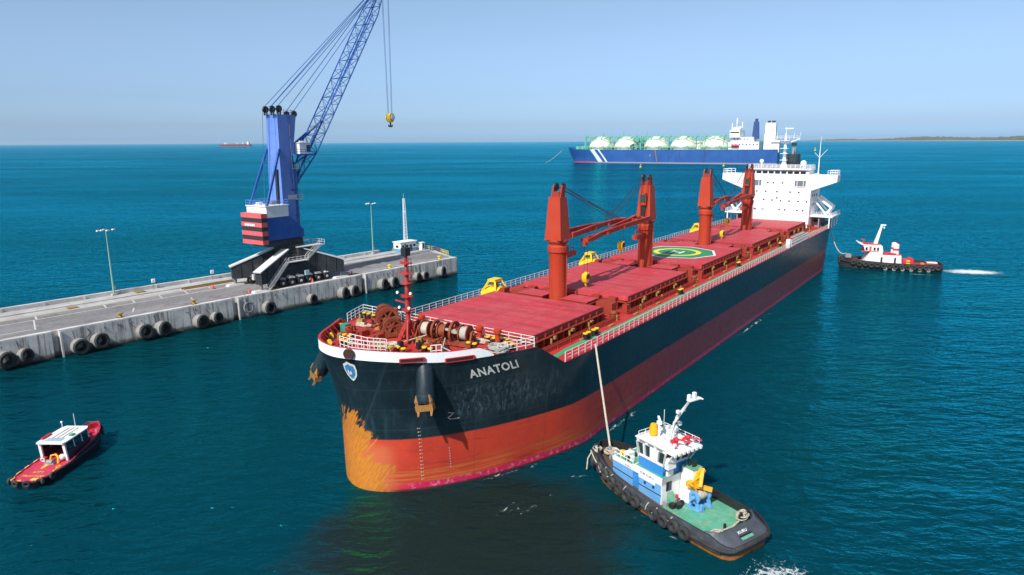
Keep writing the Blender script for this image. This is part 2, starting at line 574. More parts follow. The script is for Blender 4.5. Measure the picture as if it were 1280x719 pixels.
mb.poly([(A0, 2.0, QZ + 0.008), (0.5, 2.0, QZ + 0.008), (4.4, 16.4, QZ + 0.008), (A0, 16.4, QZ + 0.008)], 0)
o = qbuild(mb, 'quay_road', M['asphalt']); tag(o, kind='structure')
mb = MB()
z = QZ + 0.012
def line(a0, b0, a1, b1, wd, mi=0, zz=None):
    p, q = Vector((a0, b0, 0)), Vector((a1, b1, 0))
    n = (q - p).normalized().cross(Vector((0, 0, 1))) * wd / 2
    k = zz or z
    mb.poly([(p.x - n.x, p.y - n.y, k), (q.x - n.x, q.y - n.y, k), (q.x + n.x, q.y + n.y, k), (p.x + n.x, p.y + n.y, k)], mi)
line(A0, 12.6, -58, 12.6, 0.3)
line(A0, 16.1, -30, 16.1, 0.3, 1)
line(-150, 5.2, -101, 5.2, 0.25)
for a in (-150, -139, -128, -117, -106, -98, -86, -80.5, -75, -69.5, -64): line(a, 12.9, a + 0.6, 15.9, 0.3)
line(-100.5, 4.5, -98.6, 12.4, 0.25)
line(-84, 5.0, -82.6, 8.0, 0.25); line(-72, 4.0, -71, 8.5, 0.25)
line(-30, 3.2, 0, 3.2, 0.2, 0); line(-28, 14.5, 2, 14.5, 0.2, 0)
o = qbuild(mb, 'road_marking', [M['mark'], M['mark_y']]); tag(o, kind='structure')
# sea-side parapet and its footway
mb = MB()
mb.box(((A0 - 8) / 2, 23.75, QZ + 0.5), (-8 - A0, 0.8, 1.0), 0)
mb.box(((A0 + 6) / 2, 21.5, QZ + 0.10), (6 - A0, 3.6, 0.2), 1)
for k in range(30):
    a = -225 + k * 7.3
    mb.box((a, 23.3, QZ + 0.45), (0.35, 0.2, 0.9), 0)
o = qbuild(mb, 'parapet_wall', [M['conc_pale'], M['conc']])
tag(o, 'low pale concrete parapet running along the seaward edge of the quay', 'wall')

def qthing(name, a, b, label, cat, group=None, z=QZ, rz=0.0):
    return thing(name, qw(a, b, z), QR + rz, label, cat, group)

# ---- tyre fenders
fend = [(-106.8, 'first tyre fender at the far left end of the quay wall, cut by the edge'),
        (-104.0, 'tyre fender just left of the first dark wall joint at the left'),
        (-95.6, 'large tyre fender by the first dark wall joint, left of its pair'),
        (-92.4, 'tyre fender right of the first dark wall joint, right of its pair'),
        (-84.6, 'left tyre fender of the pair in the middle of the second wall section'),
        (-81.4, 'right tyre fender of the pair in the middle of the second wall section'),
        (-73.8, 'left tyre fender of the last pair before the second wall joint'),
        (-70.4, 'right tyre fender of the last pair before the second wall joint'),
        (-62.8, 'thin flat tyre ring high on the wall just right of the second joint'),
        (-58.5, 'single tyre fender on the wall below the crane pad'),
        (-47.6, 'single tyre fender on the wall below the middle of the harbour crane'),
        (-39.1, 'left tyre fender of the pair below the right end of the harbour crane'),
        (-36.1, 'right tyre fender of the pair below the right end of the harbour crane'),
        (-26.9, 'left tyre fender of the pair behind the ship foremast top'),
        (-23.5, 'right tyre fender of the pair behind the ship foremast top'),
        (-15.2, 'left small tyre fender of the pair right of the ship foremast'),
        (-12.4, 'right small tyre fender of the pair right of the ship foremast'),
        (-6.4, 'last big tyre fender at the seaward corner of the quay wall')]
def make_fender(Rr, wd, flat=False):
    t = thing('tyre_fender', (0, 0, 0), 0, 'x', 'tyre fender', 'tyre fenders on the quay wall')
    mb = MB()
    ri = Rr * 0.58
    if flat:
        mb.torus((0, -0.15, 0), (0, 1, 0), Rr * 0.85, 0.16, 22, 8, 0)
    else:
        prof = [(ri, -wd), (Rr * 0.86, -wd * 1.02), (Rr, -wd * 0.82), (Rr * 1.0, -wd * 0.6), (Rr * 0.985, -wd * 0.55), (Rr * 1.0, -wd * 0.5), (Rr, -wd * 0.2), (Rr * 0.9, 0), (ri, 0.0), (ri * 0.9, -wd * 0.5)]
        mb.lathe(prof, (0, 0, 0), (0, 1, 0), 26, 0, closed=True, mis=[1, 1, 0, 0, 0, 0, 0, 1, 1, 1])
    mb.build('tyre', [M['rubber_pale'], M['rubber']], t)
    c = MB()
    for dx in (-0.85, 1.0):
        c.tube([(dx * Rr * 0.6, -0.25, Rr * 0.72), (dx * Rr * 1.15, -0.06, 2.55)], 0.055, 5)
    c.tube([(0, -0.3, -Rr * 0.5), (Rr * 1.7, -0.05, 0.6), (Rr * 2.0, -0.03, 1.6)], 0.045, 5)
    c.build('chain', M['black'], t)
    return t
zf = {}
protoA = make_fender(1.45, 1.8); protoB = make_fender(1.2, 1.5); protoC = make_fender(1.25, 0.3, True)
for k, (a, lab) in enumerate(fend):
    p = protoC if k == 8 else (protoA if k in (0, 2, 3, 4, 5, 6, 9, 11, 12, 13, 14, 17) else protoB)
    o = p if 'used' not in p else copy_tree(p)
    p['used'] = 1
    rr = random.Random(k)
    o.location = qw(a, -0.02, [1.8, 1.75, 1.55, 1.7, 1.75, 1.7, 1.6, 1.6, 2.3, 1.5, 1.45, 1.35, 1.35, 1.5, 1.4, 1.75, 1.5, 1.8][k])
    o.rotation_euler = (R(rr.uniform(-9, 2)), R(rr.uniform(-20, 20)), QR + R(rr.uniform(4, 24)))
    o['label'] = lab
for o in bpy.data.objects:
    if 'used' in o: del o['used']

# ---- light poles
def light_pole(a, b, hgt, label):
    t = qthing('light_pole', a, b, label, 'light pole', 'floodlight poles along the quay')
    mb = MB()
    mb.box((0, 0, 0.3), (0.9, 0.9, 0.6), 1)
    mb.tube([(0, 0, 0.6), (0, 0, hgt * 0.5), (0, 0, hgt)], [0.20, 0.15, 0.09], 8, 0)
    mb.build('pole', [paint('pole_green_paint', (0.22, 0.40, 0.30), 0.5, 0.4, 0.2), M['conc']], t)
    ar = MB()
    ar.beam((-1.5, 0, hgt), (1.5, 0, hgt), 0.1, 0.1)
    ar.beam((0, -1.0, hgt + .1), (0, 1.0, hgt + .1), 0.1, 0.1)
    ar.build('crossarm', M['steel'], t)
    for x, y in ((-1.5, 0), (1.5, 0), (0, -1.0), (0, 1.0), (-0.75, 0.1)):
        l = MB(); l.box((x, y, hgt + 0.16), (0.62, 0.42, 0.22), 0, 0.3, 0.8)
        l.build('lamp', M['white'], t)
    b2 = MB(); b2.box((0.25, -0.1, 1.9), (0.35, 0.3, 0.7)); b2.build('control_box', M['grey'], t)
light_pole(-80.8, 23.0, 14.2, 'green floodlight pole at the left on the bare part of the quay')
light_pole(-10.6, 23.0, 14.8, 'green floodlight pole right of the harbour crane near the white kiosk')

# ---- white kiosk, booth, lattice mast
t = qthing('kiosk', -0.4, 20.6, 'small flat roofed white and blue kiosk at the seaward end of the quay', 'kiosk')
mb = MB()
mb.box((0, 0, 0.55), (6.2, 3.2, 1.1), 1); mb.box((0, 0, 2.0), (6.2, 3.2, 1.8), 0)
mb.build('wall', [M['white'], paint('kiosk_blue', (0.10, 0.28, 0.50), 0.5, 0.3)], t)
mb = MB(); mb.box((0, 0, 3.02), (6.7, 3.7, 0.22)); mb.build('roof', M['white'], t)
mb = MB(); mb.box((0.9, -1.62, 1.05), (1.0, 0.06, 2.1)); mb.build('door', plain('kiosk_door', (0.06, 0.09, 0.12)), t)
for x in (-2.2, -0.6, 2.3):
    mb = MB(); mb.box((x, -1.61, 1.75), (0.9, 0.05, 0.7)); mb.build('window', M['glass'], t)
mb = MB(); mb.box((-3.12, 0, 1.75), (0.05, 1.2, 0.7)); mb.build('window', M['glass'], t)
t = qthing('guard_booth', 4.6, 18.6, 'narrow white guard booth beside the white and blue kiosk', 'booth')
mb = MB(); mb.box((0, 0, 1.1), (1.3, 1.2, 2.2)); mb.build('wall', M['white'], t)
mb = MB(); mb.box((0, 0, 2.27), (1.6, 1.5, 0.14)); mb.build('roof', M['white'], t)
mb = MB(); mb.box((0.1, -0.615, 1.2), (0.55, 0.04, 1.5)); mb.build('door', M['glass'], t)
t = qthing('lattice_mast', 1.2, 22.4, 'slim white lattice radio mast standing behind the kiosk', 'mast')
mb = MB()
H_ = 15.6
cor = [(-0.6, -0.6), (0.6, -0.6), (0.0, 0.66)]
for x, y in cor: mb.tube([(x, y, 0), (x * 0.45, y * 0.45, H_)], 0.08, 5)
nb = 16
for k in range(nb):
    f0, f1 = k / nb, (k + 1) / nb
    s0, s1 = 1 - 0.55 * f0, 1 - 0.55 * f1
    for i in range(3):
        p, q = cor[i], cor[(i + 1) % 3]
        mb.tube([(p[0] * s0, p[1] * s0, f0 * H_), (q[0] * s1, q[1] * s1, f1 * H_)], 0.045, 4)
        mb.tube([(p[0] * s1, p[1] * s1, f1 * H_), (q[0] * s1, q[1] * s1, f1 * H_)], 0.045, 4)
mb.tube([(0, 0, H_), (0, 0, H_ + 1.6)], 0.03, 5)
mb.build('lattice', M['white'], t)
mb = MB(); mb.ball((0.25, 0, H_ - 4), 0.25, 8, 6); mb.build('antenna', M['white'], t)

# ---- yellow and red guard rail on the end, bollards, odds and ends
t = qthing('guard_rail', 0, 0, 'weathered yellow and red guard rail round the seaward end of the quay', 'guard rail')
for k, (p, q) in enumerate([((6.3, 15.0), (6.0, 22.8)), ((4.6, 10.4), (6.3, 15.0)), ((2.6, 5.2), (4.6, 10.4))]):
    mb = MB(); mb.rail([(p[0], p[1], 0), (q[0], q[1], 0)], 1.1, 1.1, 2, 0.07)
    mb.build('rail_section', [M['yellow'], M['coam_red'], M['yellow']][k], t)
bol = [(-87.6, 1.3, 'squat pale mooring bollard on the quay edge left of centre of the bare quay'),
       (-73.6, 1.3, 'squat ochre mooring bollard on the quay edge between the pole and the crane'),
       (-22.4, 1.4, 'yellow mooring bollard on the quay edge behind the ship foremast'),
       (-4.6, 1.4, 'yellow mooring bollard on the quay edge nearest the seaward corner'),
       (-107.5, 1.3, 'dark mooring bollard at the far left end of the quay edge')]
for k, (a, b, lab) in enumerate(bol):
    t = qthing('bollard', a, b, lab, 'bollard', 'mooring bollards on the quay edge', QZ + 0.18)
    mt = [M['ochre'], M['ochre'], M['yellow'], M['yellow'], M['black']][k]
    mb = MB(); mb.lathe([(0.42, 0.05), (0.36, 0.15), (0.3, 0.5), (0.34, 0.62), (0.55, 0.74), (0.52, 0.9), (0.2, 0.98), (0, 0.99)], (0, 0, 0), (0, 0, 1), 16)
    mb.build('post', mt, t)
    mb = MB(); mb.box((0, 0, 0.03), (1.0, 1.0, 0.07)); mb.build('base_plate', M['black'], t)
# items along the footway
for k, (a, b, lab, cat) in enumerate([(-75.9, 22.0, 'ochre timber mat lying on the footway right of the left light pole', 'mat'),
                                      (-90.5, 17.8, 'small ochre plate lying on the road at the left part of the quay', 'plate'),
                                      (-2.6, 23.0, 'small ochre crate on the footway just left of the white kiosk', 'crate')]):
    t = MB()
    if k < 2:
        for j in range(4): t.box((0, -0.6 + 0.4 * j, 0.1), (1.9, 0.36, 0.16 if k == 0 else 0.06))
    else:
        t.box((0, 0, 0.4), (0.9, 0.8, 0.8)); t.box((0, 0, 0.83), (1.0, 0.9, 0.06))
    o = t.build(['timber_mat', 'road_plate', 'crate'][k], M['ochre'])
    o.location = qw(a, b, QZ + (0.21 if b > 19.6 else 0.03)); o.rotation_euler = (0, 0, QR)
    tag(o, lab, cat)
t = qthing('cable_trench', -62.3, 18.2, 'long dark cable trench cover with ochre edges left of the harbour crane', 'trench cover')
mb = MB(); mb.box((0, 0, 0.12), (12, 0.9, 0.22)); mb.build('cover', M['black'], t)
for y in (-0.62, 0.62):
    mb = MB(); mb.box((0, y, 0.16), (12, 0.3, 0.3)); mb.build('edge_beam', M['ochre'], t)
for k, (a, lab) in enumerate([(-72.5, 'white lifebuoy post on the parapet just right of the left light pole'), (-58.9, 'white lifebuoy post on the parapet left of the harbour crane')]):
    t = qthing('lifebuoy_post', a, 23.0, lab, 'lifebuoy post', 'lifebuoy posts along the parapet', QZ + 0.2)
    mb = MB(); mb.tube([(0, 0, 0), (0, 0, 2.2)], 0.06, 6); mb.build('post', M['steel'], t)
    mb = MB(); mb.box((0, -0.08, 1.9), (0.8, 0.12, 0.9)); mb.build('board', M['white'], t)
    mb = MB(); mb.torus((0, -0.2, 1.9), (0, 1, 0), 0.3, 0.07, 14, 6); mb.build('lifebuoy', M['white'], t)

for k, (a, b, lab) in enumerate([(-60.6, 3.0, 'orange traffic cone on the quay just left of the crane front pad'), (-63.5, 13.6, 'orange traffic cone at the far left crane pad'),
                                 (-33.6, 2.4, 'orange traffic cone by the crane pad nearest the wall joint'), (-45.2, 1.9, 'red traffic cone between the crane wheels and the quay edge')]):
    t = qthing('traffic_cone', a, b, lab, 'traffic cone', 'traffic cones round the harbour crane', QZ + 0.01)
    mb = MB(); mb.lathe([(0.34, 0.05), (0.05, 1.0), (0, 1.0)], (0, 0, 0), (0, 0, 1), 12); mb.build('cone', plain('cone_orange', (0.75, 0.10, 0.04)), t)
    mb = MB(); mb.box((0, 0, 0.03), (0.85, 0.85, 0.06)); mb.build('base_plate', M['black'], t)

# ================================================================ MOBILE HARBOUR CRANE
M['crane_blue'] = paint('crane_blue_paint', (0.115, 0.225, 0.60), 0.45, 0.45, 0.08, 0.6, fade=(0.22, 0.33, 0.66))
M['crane_blue_dark'] = paint('crane_deep_blue_paint', (0.022, 0.095, 0.36), 0.45, 0.35, 0.1, fade=(0.08, 0.17, 0.42))
M['under_grey'] = paint('undercarriage_grey', (0.026, 0.029, 0.034), 0.6, 0.55, 0.25, 0.8, fade=(0.07, 0.075, 0.085))
M['cw_red'] = paint('stripe_red', (0.66, 0.10, 0.11), 0.55, 0.35, 0.0)
M['beam_pale'] = paint('pale_grey_steel', (0.55, 0.55, 0.54), 0.55, 0.35, 0.2)

def harbour_crane():
    t = qthing('harbour_crane', -46.8, 8.5, 'tall blue mobile harbour crane with lattice boom and striped counterweight on the quay', 'crane')
    ux, uy = -0.9, -0.9
    mb = MB()
    mb.box((ux, uy, 3.3), (13.5, 7.2, 2.6), 0)
    mb.box((ux, uy, 5.3), (11.5, 8.4, 3.2), 0, 0, 0.62)
    mb.cyl((0, 0, 4.5), 3.2, 3.2, seg=24, mi=0)
    mb.lathe([(3.3, 0), (3.6, 0.1), (3.6, 0.7), (3.3, 0.8)], (0, 0, 7.0), (0, 0, 1), 28, 0)
    mb.box((ux + 3.2, uy - 2.2, 6.0), (5.0, 2.6, 4.6), 0)
    mb.box((ux + 3.2, uy - 2.2, 8.38), (5.3, 2.9, 0.14), 1)
    mb.build('undercarriage', [M['under_grey'], M['beam_pale']], t)
    for sx in (-1, 1):
        for sy in (-1, 1):
            r0 = Vector((ux + sx * 2.0, uy + sy * 2.4, 0)); r1 = Vector((ux + sx * 11.2, uy + sy * 5.9, 0))
            dd = (r1 - r0).normalized(); nn = dd.cross(Vector((0, 0, 1))) * 0.85
            mb = MB()
            def pt(p, z, s): return p + nn * s + Vector((0, 0, z))
            zt0, zt1, zb0, zb1 = 8.0, 4.3, 1.5, 1.9
            mb.hexa([pt(r0, zb0, -1), pt(r1, zb1, -1), pt(r1, zb1, 1), pt(r0, zb0, 1), pt(r0, zt0, -1), pt(r1, zt1, -1), pt(r1, zt1, 1), pt(r0, zt0, 1)], 0)
            a = r0 + Vector((0, 0, zt0 + 0.14)); b = r1 + Vector((0, 0, zt1 + 0.14))
            mb.beam(a, b + dd * 0.4, 2.1, 0.24, 1)
            mb.beam(r0 + Vector((0, 0, zb0 - 0.1)), r1 + Vector((0, 0, zb1 - 0.1)), 1.6, 0.18, 0)
            for f in (0.3, 0.55, 0.8):
                p = r0.lerp(r1, f); zt = zt0 + (zt1 - zt0) * f
                mb.beam(p + nn * 1.08 + Vector((0, 0, 2.0)), p + nn * 1.08 + Vector((0, 0, zt)), 0.14, 0.14, 0)
                mb.beam(p - nn * 1.08 + Vector((0, 0, 2.0)), p - nn * 1.08 + Vector((0, 0, zt)), 0.14, 0.14, 0)
            arm = mb.build('outrigger_arm', [M['under_grey'], M['beam_pale']], t)
            mb = MB(); q = r1 - dd * 0.7
            mb.cyl((q.x, q.y, 0.35), 0.34, 2.4, seg=12); mb.cyl((q.x, q.y, 1.6), 0.5, 1.6, seg=12)
            mb.build('support_leg', M['steel'], arm)
            mb = MB(); mb.box((q.x, q.y, 0.22), (4.4, 1.6, 0.42), 0, 0, 0.8); mb.box((q.x + (2.9), q.y - 0.1, 0.09), (2.6, 1.5, 0.16), 1)
            mb.build('support_pad', [M['beam_pale'], M['ochre']], arm)
    # wheels
    for sy in (-1, 1):
        for k in range(7):
            x = ux - 7.2 + k * 2.35; y = uy + sy * 4.9
            mb = MB(); mb.lathe([(0.42, -0.35), (0.78, -0.33), (0.86, -0.15), (0.86, 0.15), (0.78, 0.33), (0.42, 0.35)], (x, y, 0.86), (0, 1, 0), 18)
            mb.lathe([(0.42, -0.35), (0.78, -0.33), (0.86, -0.15), (0.86, 0.15), (0.78, 0.33), (0.42, 0.35)], (x, y - sy * 0.85, 0.86), (0, 1, 0), 18)
            wl = mb.build('wheel', M['rubber'], t)
            mb = MB(); mb.lathe([(0.42, -0.3), (0.30, -0.36), (0.16, -0.42), (0, -0.42)], (x, y, 0.86), (0, -sy, 0), 14); mb.build('rim', M['beam_pale'], wl)
            mb = MB(); mb.box((x, y - sy * 0.4, 2.0), (1.5, 1.7, 0.35), 0, 0, 0.75); mb.box((x, y - sy * 1.6, 1.7), (0.7, 1.0, 1.3)); mb.build('mudguard', [M['grey'] if k % 2 else M['beam_pale']], t)
    mb = MB(); mb.box((ux + 1.4, uy - 5.3, 2.5), (1.0, 0.5, 1.1)); mb.build('tool_box', plain('pale_blue_box', (0.35, 0.5, 0.58)), t)
    # stairs
    mb = MB()
    def flight(a, b):
        a, b = Vector(a), Vector(b)
        for s in (-0.45, 0.45):
            o = Vector((0, s, 0))
            mb.beam(a + o, b + o, 0.08, 0.25)
            for hh in (0.55, 1.05):
                mb.tube([a + o + Vector((0, 0, hh)), b + o + Vector((0, 0, hh))], 0.05, 4)
            for k in range(6):
                p = a.lerp(b, k / 5) + o
                mb.tube([p, p + Vector((0, 0, 1.05))], 0.045, 4)
        n = int((b - a).length / 0.4)
        for k in range(n):
            p = a.lerp(b, (k + 0.5) / n); mb.box(p, (0.28, 0.9, 0.05))
    flight((ux - 9.4, uy - 6.7, 0.2), (ux - 3.0, uy - 4.6, 5.4))
    mb.box((ux - 0.4, uy - 4.4, 5.4), (5.2, 1.6, 0.12))
    mb.rail([(ux - 3, uy - 5.2, 5.45), (ux + 2.2, uy - 5.2, 5.45)], 1.1, 1.0, 2, 0.045)
    flight((ux + 2.0, uy - 4.5, 5.4), (ux + 6.6, uy - 3.9, 8.4))
    mb.box((ux + 6.8, uy - 2.6, 8.4), (1.3, 3.2, 0.12))
    mb.rail([(ux + 7.4, uy - 4.3, 8.45), (ux + 7.4, uy - 0.9, 8.45), (ux + 5.5, uy - 0.9, 8.45)], 1.1, 1.0, 2, 0.045)
    mb.build('stair', M['beam_pale'], t)

    RZ = R(6.4)
    def part(mb, name, mats, par=t):
        o = mb.build(name, mats, par)
        if par is t: o.rotation_euler = (0, 0, RZ); o.location = (0, 0, -QZ)
        return o
    # slewing platform + machinery house
    mb = MB()
    mb.lathe([(3.5, 0), (3.5, 1.3)], (0, 0, 12.5), (0, 0, 1), 26, 0)
    mb.box((-2.8, 0, 14.5), (9.5, 6.0, 1.3), 0)
    mb.box((2.6, 0, 14.2), (3.0, 5.0, 0.3), 1)
    part(mb, 'slewing_platform', [M['under_grey'], M['beam_pale']])
    mb = MB()
    mb.wedge([(-8.0, 15.3), (2.0, 15.3), (2.0, 17.0), (-1.9, 20.5), (-8.0, 20.5)], -3.5, 3.5, 0)
    mb.box((-5.0, 0, 21.75), (6.0, 6.98, 2.5), 1)
    for k in range(26):
        x = -7.9 + k * 0.37
        zt = 20.4 if x < -2 else 20.4 - (x + 1.9) * 0.9
        mb.box((x, -3.52, (15.4 + zt) / 2), (0.09, 0.06, zt - 15.5), 0)
        if x < -2.1: mb.box((x, -3.51, 21.75), (0.09, 0.06, 2.4), 1)
    mb.box((-5.0, 0, 23.05), (6.4, 7.3, 0.16), 1)
    mb.box((-4.0, -0.6, 23.5), (1.6, 1.4, 0.8), 2); mb.box((-6.2, 1.2, 23.4), (1.2, 1.0, 0.6), 1)
    mh = part(mb, 'machinery_house', [M['crane_blue_dark'], M['white'], M['grey']])
    mb = MB()
    mb.rail([(-8.1, -3.5, 23.1), (-2.0, -3.5, 23.1), (-2.0, 3.5, 23.1), (-8.1, 3.5, 23.1)], 1.15, 1.3, 2, 0.05, closed=True)
    mb.build('railing', M['crane_blue'], mh)
    mb = MB()
    for k in range(7):
        z0 = 14.6 + k * 0.99
        red = k % 2 == 0
        mb.box((-8.75 - (0.06 if red else 0), 0, z0 + 0.49), (1.5, 7.3 if red else 7.2, 0.98), 0 if red else 1)
    for k in range(6): mb.box((-9.58, 2.2 - k * 0.62, 18.95), (0.04, 0.42, 0.5), 2)
    part(mb, 'counterweight', [M['cw_red'], plain('stripe_dark', (0.035, 0.03, 0.035)), M['white']])
    # tower
    mb = MB()
    def ring(z, x0, x1, y): return [(x0, -y, z), (x1, -y, z), (x1, y, z), (x0, y, z)]
    mb.hexa(ring(14, -2.7, 0.9, 2.55) + ring(43.2, -2.0, 0.7, 2.0), 0)
    mb.hexa(ring(33.0, 0.7, 1.5, 1.9) + ring(43.2, 0.7, 3.4, 1.7), 0)
    mb.hexa(ring(37.8, 0.7, 1.4, 1.9) + ring(38.4, 0.7, 1.5, 1.9), 1)
    mb.lathe([(2.35, 0), (2.35, 18.0), (1.7, 20.5)], (0.9, 0, 13.0), (0, 0, 1), 22, 1)
    for z in (20, 26): mb.lathe([(2.4, 0), (2.46, 0.05), (2.46, 0.5), (2.4, 0.55)], (0.9, 0, z), (0, 0, 1), 22, 1)
    mb.box((0.3, -2.33, 24.6), (2.6, 0.12, 1.0), 2)
    tw = part(mb, 'tower', [M['crane_blue'], M['crane_blue_dark'], M['beam_pale']])
    mb = MB()
    for y in (-2.45, -1.95):
        mb.tube([(1.0, y - 0.02, 14), (0.9, y + 0.25, 41)], 0.05, 4)
    for k in range(60): mb.tube([(1.0, -2.4 + k * 0.004, 14.2 + k * 0.44), (1.0, -1.95 + k * 0.004, 14.2 + k * 0.44)], 0.03, 4)
    for z in (24, 31): mb.box((1.8, -2.5, z), (1.8, 1.3, 0.1)); mb.rail([(1.0, -3.1, z), (2.7, -3.1, z), (2.7, -1.9, z)], 1.1, 1, 2, 0.04)
    mb.build('ladder', M['steel'], tw)
    mb = MB()
    for x, y, z in ((-2.6, -1.2, 44.3), (-2.6, 1.2, 44.3), (-0.8, -1.2, 44.5), (-0.8, 1.2, 44.5), (3.2, -1.3, 43.4), (3.2, 1.3, 43.4)):
        mb.lathe([(0.2, -0.25), (0.74, -0.22), (0.6, 0), (0.74, 0.22), (0.2, 0.25)], (x, y, z), (0, 1, 0), 18)
        mb.beam((x, y - 0.4, 43.0), (x, y - 0.4, z + 0.2), 0.5, 0.12); mb.beam((x, y + 0.4, 43.0), (x, y + 0.4, z + 0.2), 0.5, 0.12)
    mb.rail([(-2.0, -1.9, 43.2), (3.0, -1.7, 43.2)], 1.0, 1.0, 2, 0.04)
    mb.build('rope_sheave', M['black'], tw)
    mb = MB()
    for y in (-3.0, 3.0):
        mb.beam((-7.4, y, 22.9), (-2.2, y * 0.72, 35.6), 0.36, 0.5)
    part(mb, 'backstay', M['crane_blue_dark'])
    mb = MB(); mb.tube([(-2.7, -1.0, 22.6), (-2.5, -1.0, 31)], 0.42, 10, 0); mb.tube([(-2.75, -1.0, 16), (-2.7, -1.0, 23)], 0.28, 10, 1)
    part(mb, 'exhaust_pipe', [M['black'], M['beam_pale']])
    # cab
    mb = MB()
    mb.box((4.4, -1.9, 35.6), (3.2, 2.2, 2.4), 0); mb.box((4.4, -1.9, 36.9), (3.5, 2.5, 0.16), 0); mb.box((4.0, -1.9, 37.15), (0.9, 0.7, 0.4), 0)
    cb = part(mb, 'cab', [M['white']])
    mb = MB(); mb.box((6.02, -1.9, 35.6), (0.06, 1.9, 2.0)); mb.box((5.35, -3.02, 35.6), (1.15, 0.06, 1.6)); mb.box((5.35, -0.78, 35.6), (1.15, 0.06, 1.6)); mb.build('cab_window', M['glass'], cb)
    mb = MB(); mb.box((3.9, -1.9, 34.2), (5.6, 3.4, 0.35)); mb.beam((1.5, -1.9, 32.0), (5.6, -1.9, 34.0), 0.3, 0.3); mb.rail([(1.4, -3.5, 34.4), (6.6, -3.5, 34.4)], 1.0, 1.2, 2, 0.04)
    mb.build('cab_platform', M['crane_blue_dark'], cb)
    # boom
    PH = R(56.5); P0 = Vector((3.0, 0, 28.0)); LB = 58.0
    dr = Vector((math.cos(PH), 0, math.sin(PH))); nz = Vector((-math.sin(PH), 0, math.cos(PH))); ny = Vector((0, 1, 0))
    def bp(l, sy, sz):
        if l < 9: k = l / 9; wy = 1.0 + 0.5 * k; wz = 0.25 + 1.15 * k
        elif l > 50: k = (LB - l) / 8; wy = 0.6 + 0.9 * k; wz = 0.5 + 0.9 * k
        else: wy = 1.5; wz = 1.4
        return P0 + dr * l + ny * (sy * wy) + nz * (sz * wz)
    mb = MB()
    ls = [0, 3, 6, 9] + [9 + 2.73 * k for k in range(1, 16)] + [52.5, 55.2, 58]
    for sy in (-1, 1):
        for sz in (-1, 1):
            mb.tube([bp(l, sy, sz) for l in ls], 0.15, 6)
    for k, (a, b) in enumerate(zip(ls, ls[1:])):
        f = 1 if k % 2 else -1
        for s in (-1, 1):
            mb.tube([bp(a, s, -f), bp(b, s, f)], 0.07, 4); mb.tube([bp(b, s, -1), bp(b, s, 1)], 0.06, 4)
            mb.tube([bp(a, -f, s), bp(b, f, s)], 0.07, 4); mb.tube([bp(b, -1, s), bp(b, 1, s)], 0.06, 4)
    for y in (-1.0, 1.0): mb.beam(P0 + ny * y - dr * 0.8, P0 + ny * y + dr * 0.6, 0.35, 0.9)
    mb.beam(bp(1, 0, -1) + nz * 0.5, bp(50, 0, -1) + nz * 0.4, 0.5, 0.06)
    tip = P0 + dr * LB
    mb.lathe([(0.2, -0.3), (0.9, -0.28), (0.8, 0), (0.9, 0.28), (0.2, 0.3)], tip + Vector((0.6, 0.9, 0)), (0, 1, 0), 16)
    mb.lathe([(0.2, -0.3), (0.9, -0.28), (0.8, 0), (0.9, 0.28), (0.2, 0.3)], tip + Vector((0.6, -0.9, 0)), (0, 1, 0), 16)
    part(mb, 'boom', M['crane_blue_dark'])
    mb = MB()
    e = P0 + dr * 17.0
    mb.tube([(1.8, 0, 35.2), Vector((1.8, 0, 35.2)).lerp(e, 0.62)], 0.42, 12, 0); mb.tube([Vector((1.8, 0, 35.2)).lerp(e, 0.6), e], 0.24, 10, 1)
    part(mb, 'luffing_cylinder', [M['crane_blue_dark'], M['steel']])
    mb = MB()
    for x, y, z in ((-2.6, -1.2, 45.1), (-2.6, 1.2, 45.1), (-0.8, -1.2, 45.3), (-0.8, 1.2, 45.3), (3.3, -1.3, 44.2), (3.3, 1.3, 44.2)):
        mb.tube([(x, y, z), tip + Vector((-0.2, y * 0.6, 0.6 if x > 1 else 0.9))], 0.075, 5)
    for y in (-1.2, 1.2):
        mb.tube([(-3.4, y, 44.2), (-5.0, y * 0.8, 23.2)], 0.06, 4)
    part(mb, 'stay_rope', M['crane_blue_dark'])
    hx = tip.x + 1.2
    mb = MB()
    for y in (-0.85, 0.85):
        for dx in (-0.15, 0.15):
            mb.tube([(hx + dx, y * 1.25, tip.z), (hx + dx, y * 0.75, 44.0)], 0.055, 4)
    part(mb, 'hoist_rope', M['crane_blue_dark'])
    mb = MB()
    mb.wedge([(hx - 0.9, 44.0), (hx - 0.5, 44.5), (hx + 0.5, 44.5), (hx + 0.9, 44.0), (hx + 0.8, 42.9), (hx + 0.25, 42.2), (hx - 0.25, 42.2), (hx - 0.8, 42.9)], -0.75, 0.75, 0)
    for y in (-0.95, 0.95): mb.lathe([(0.2, -0.15), (0.75, -0.13), (0.75, 0.13), (0.2, 0.15)], (hx, y, 43.5), (0, 1, 0), 16, 1)
    hk = part(mb, 'hook_block', [M['yellow'], M['white_worn']])
    mb = MB()
    mb.tube([(hx, 0, 42.2), (hx, 0, 41.4)], 0.22, 8)
    for s in (-1, 1):
        mb.tube([(hx, 0, 41.4), (hx + s * 0.35, 0, 41.05), (hx + s * 0.72, 0, 41.15), (hx + s * 0.8, 0, 41.6)], [0.24, 0.22, 0.16, 0.07], 8)
    mb.build('hook', M['black'], hk)
harbour_crane()

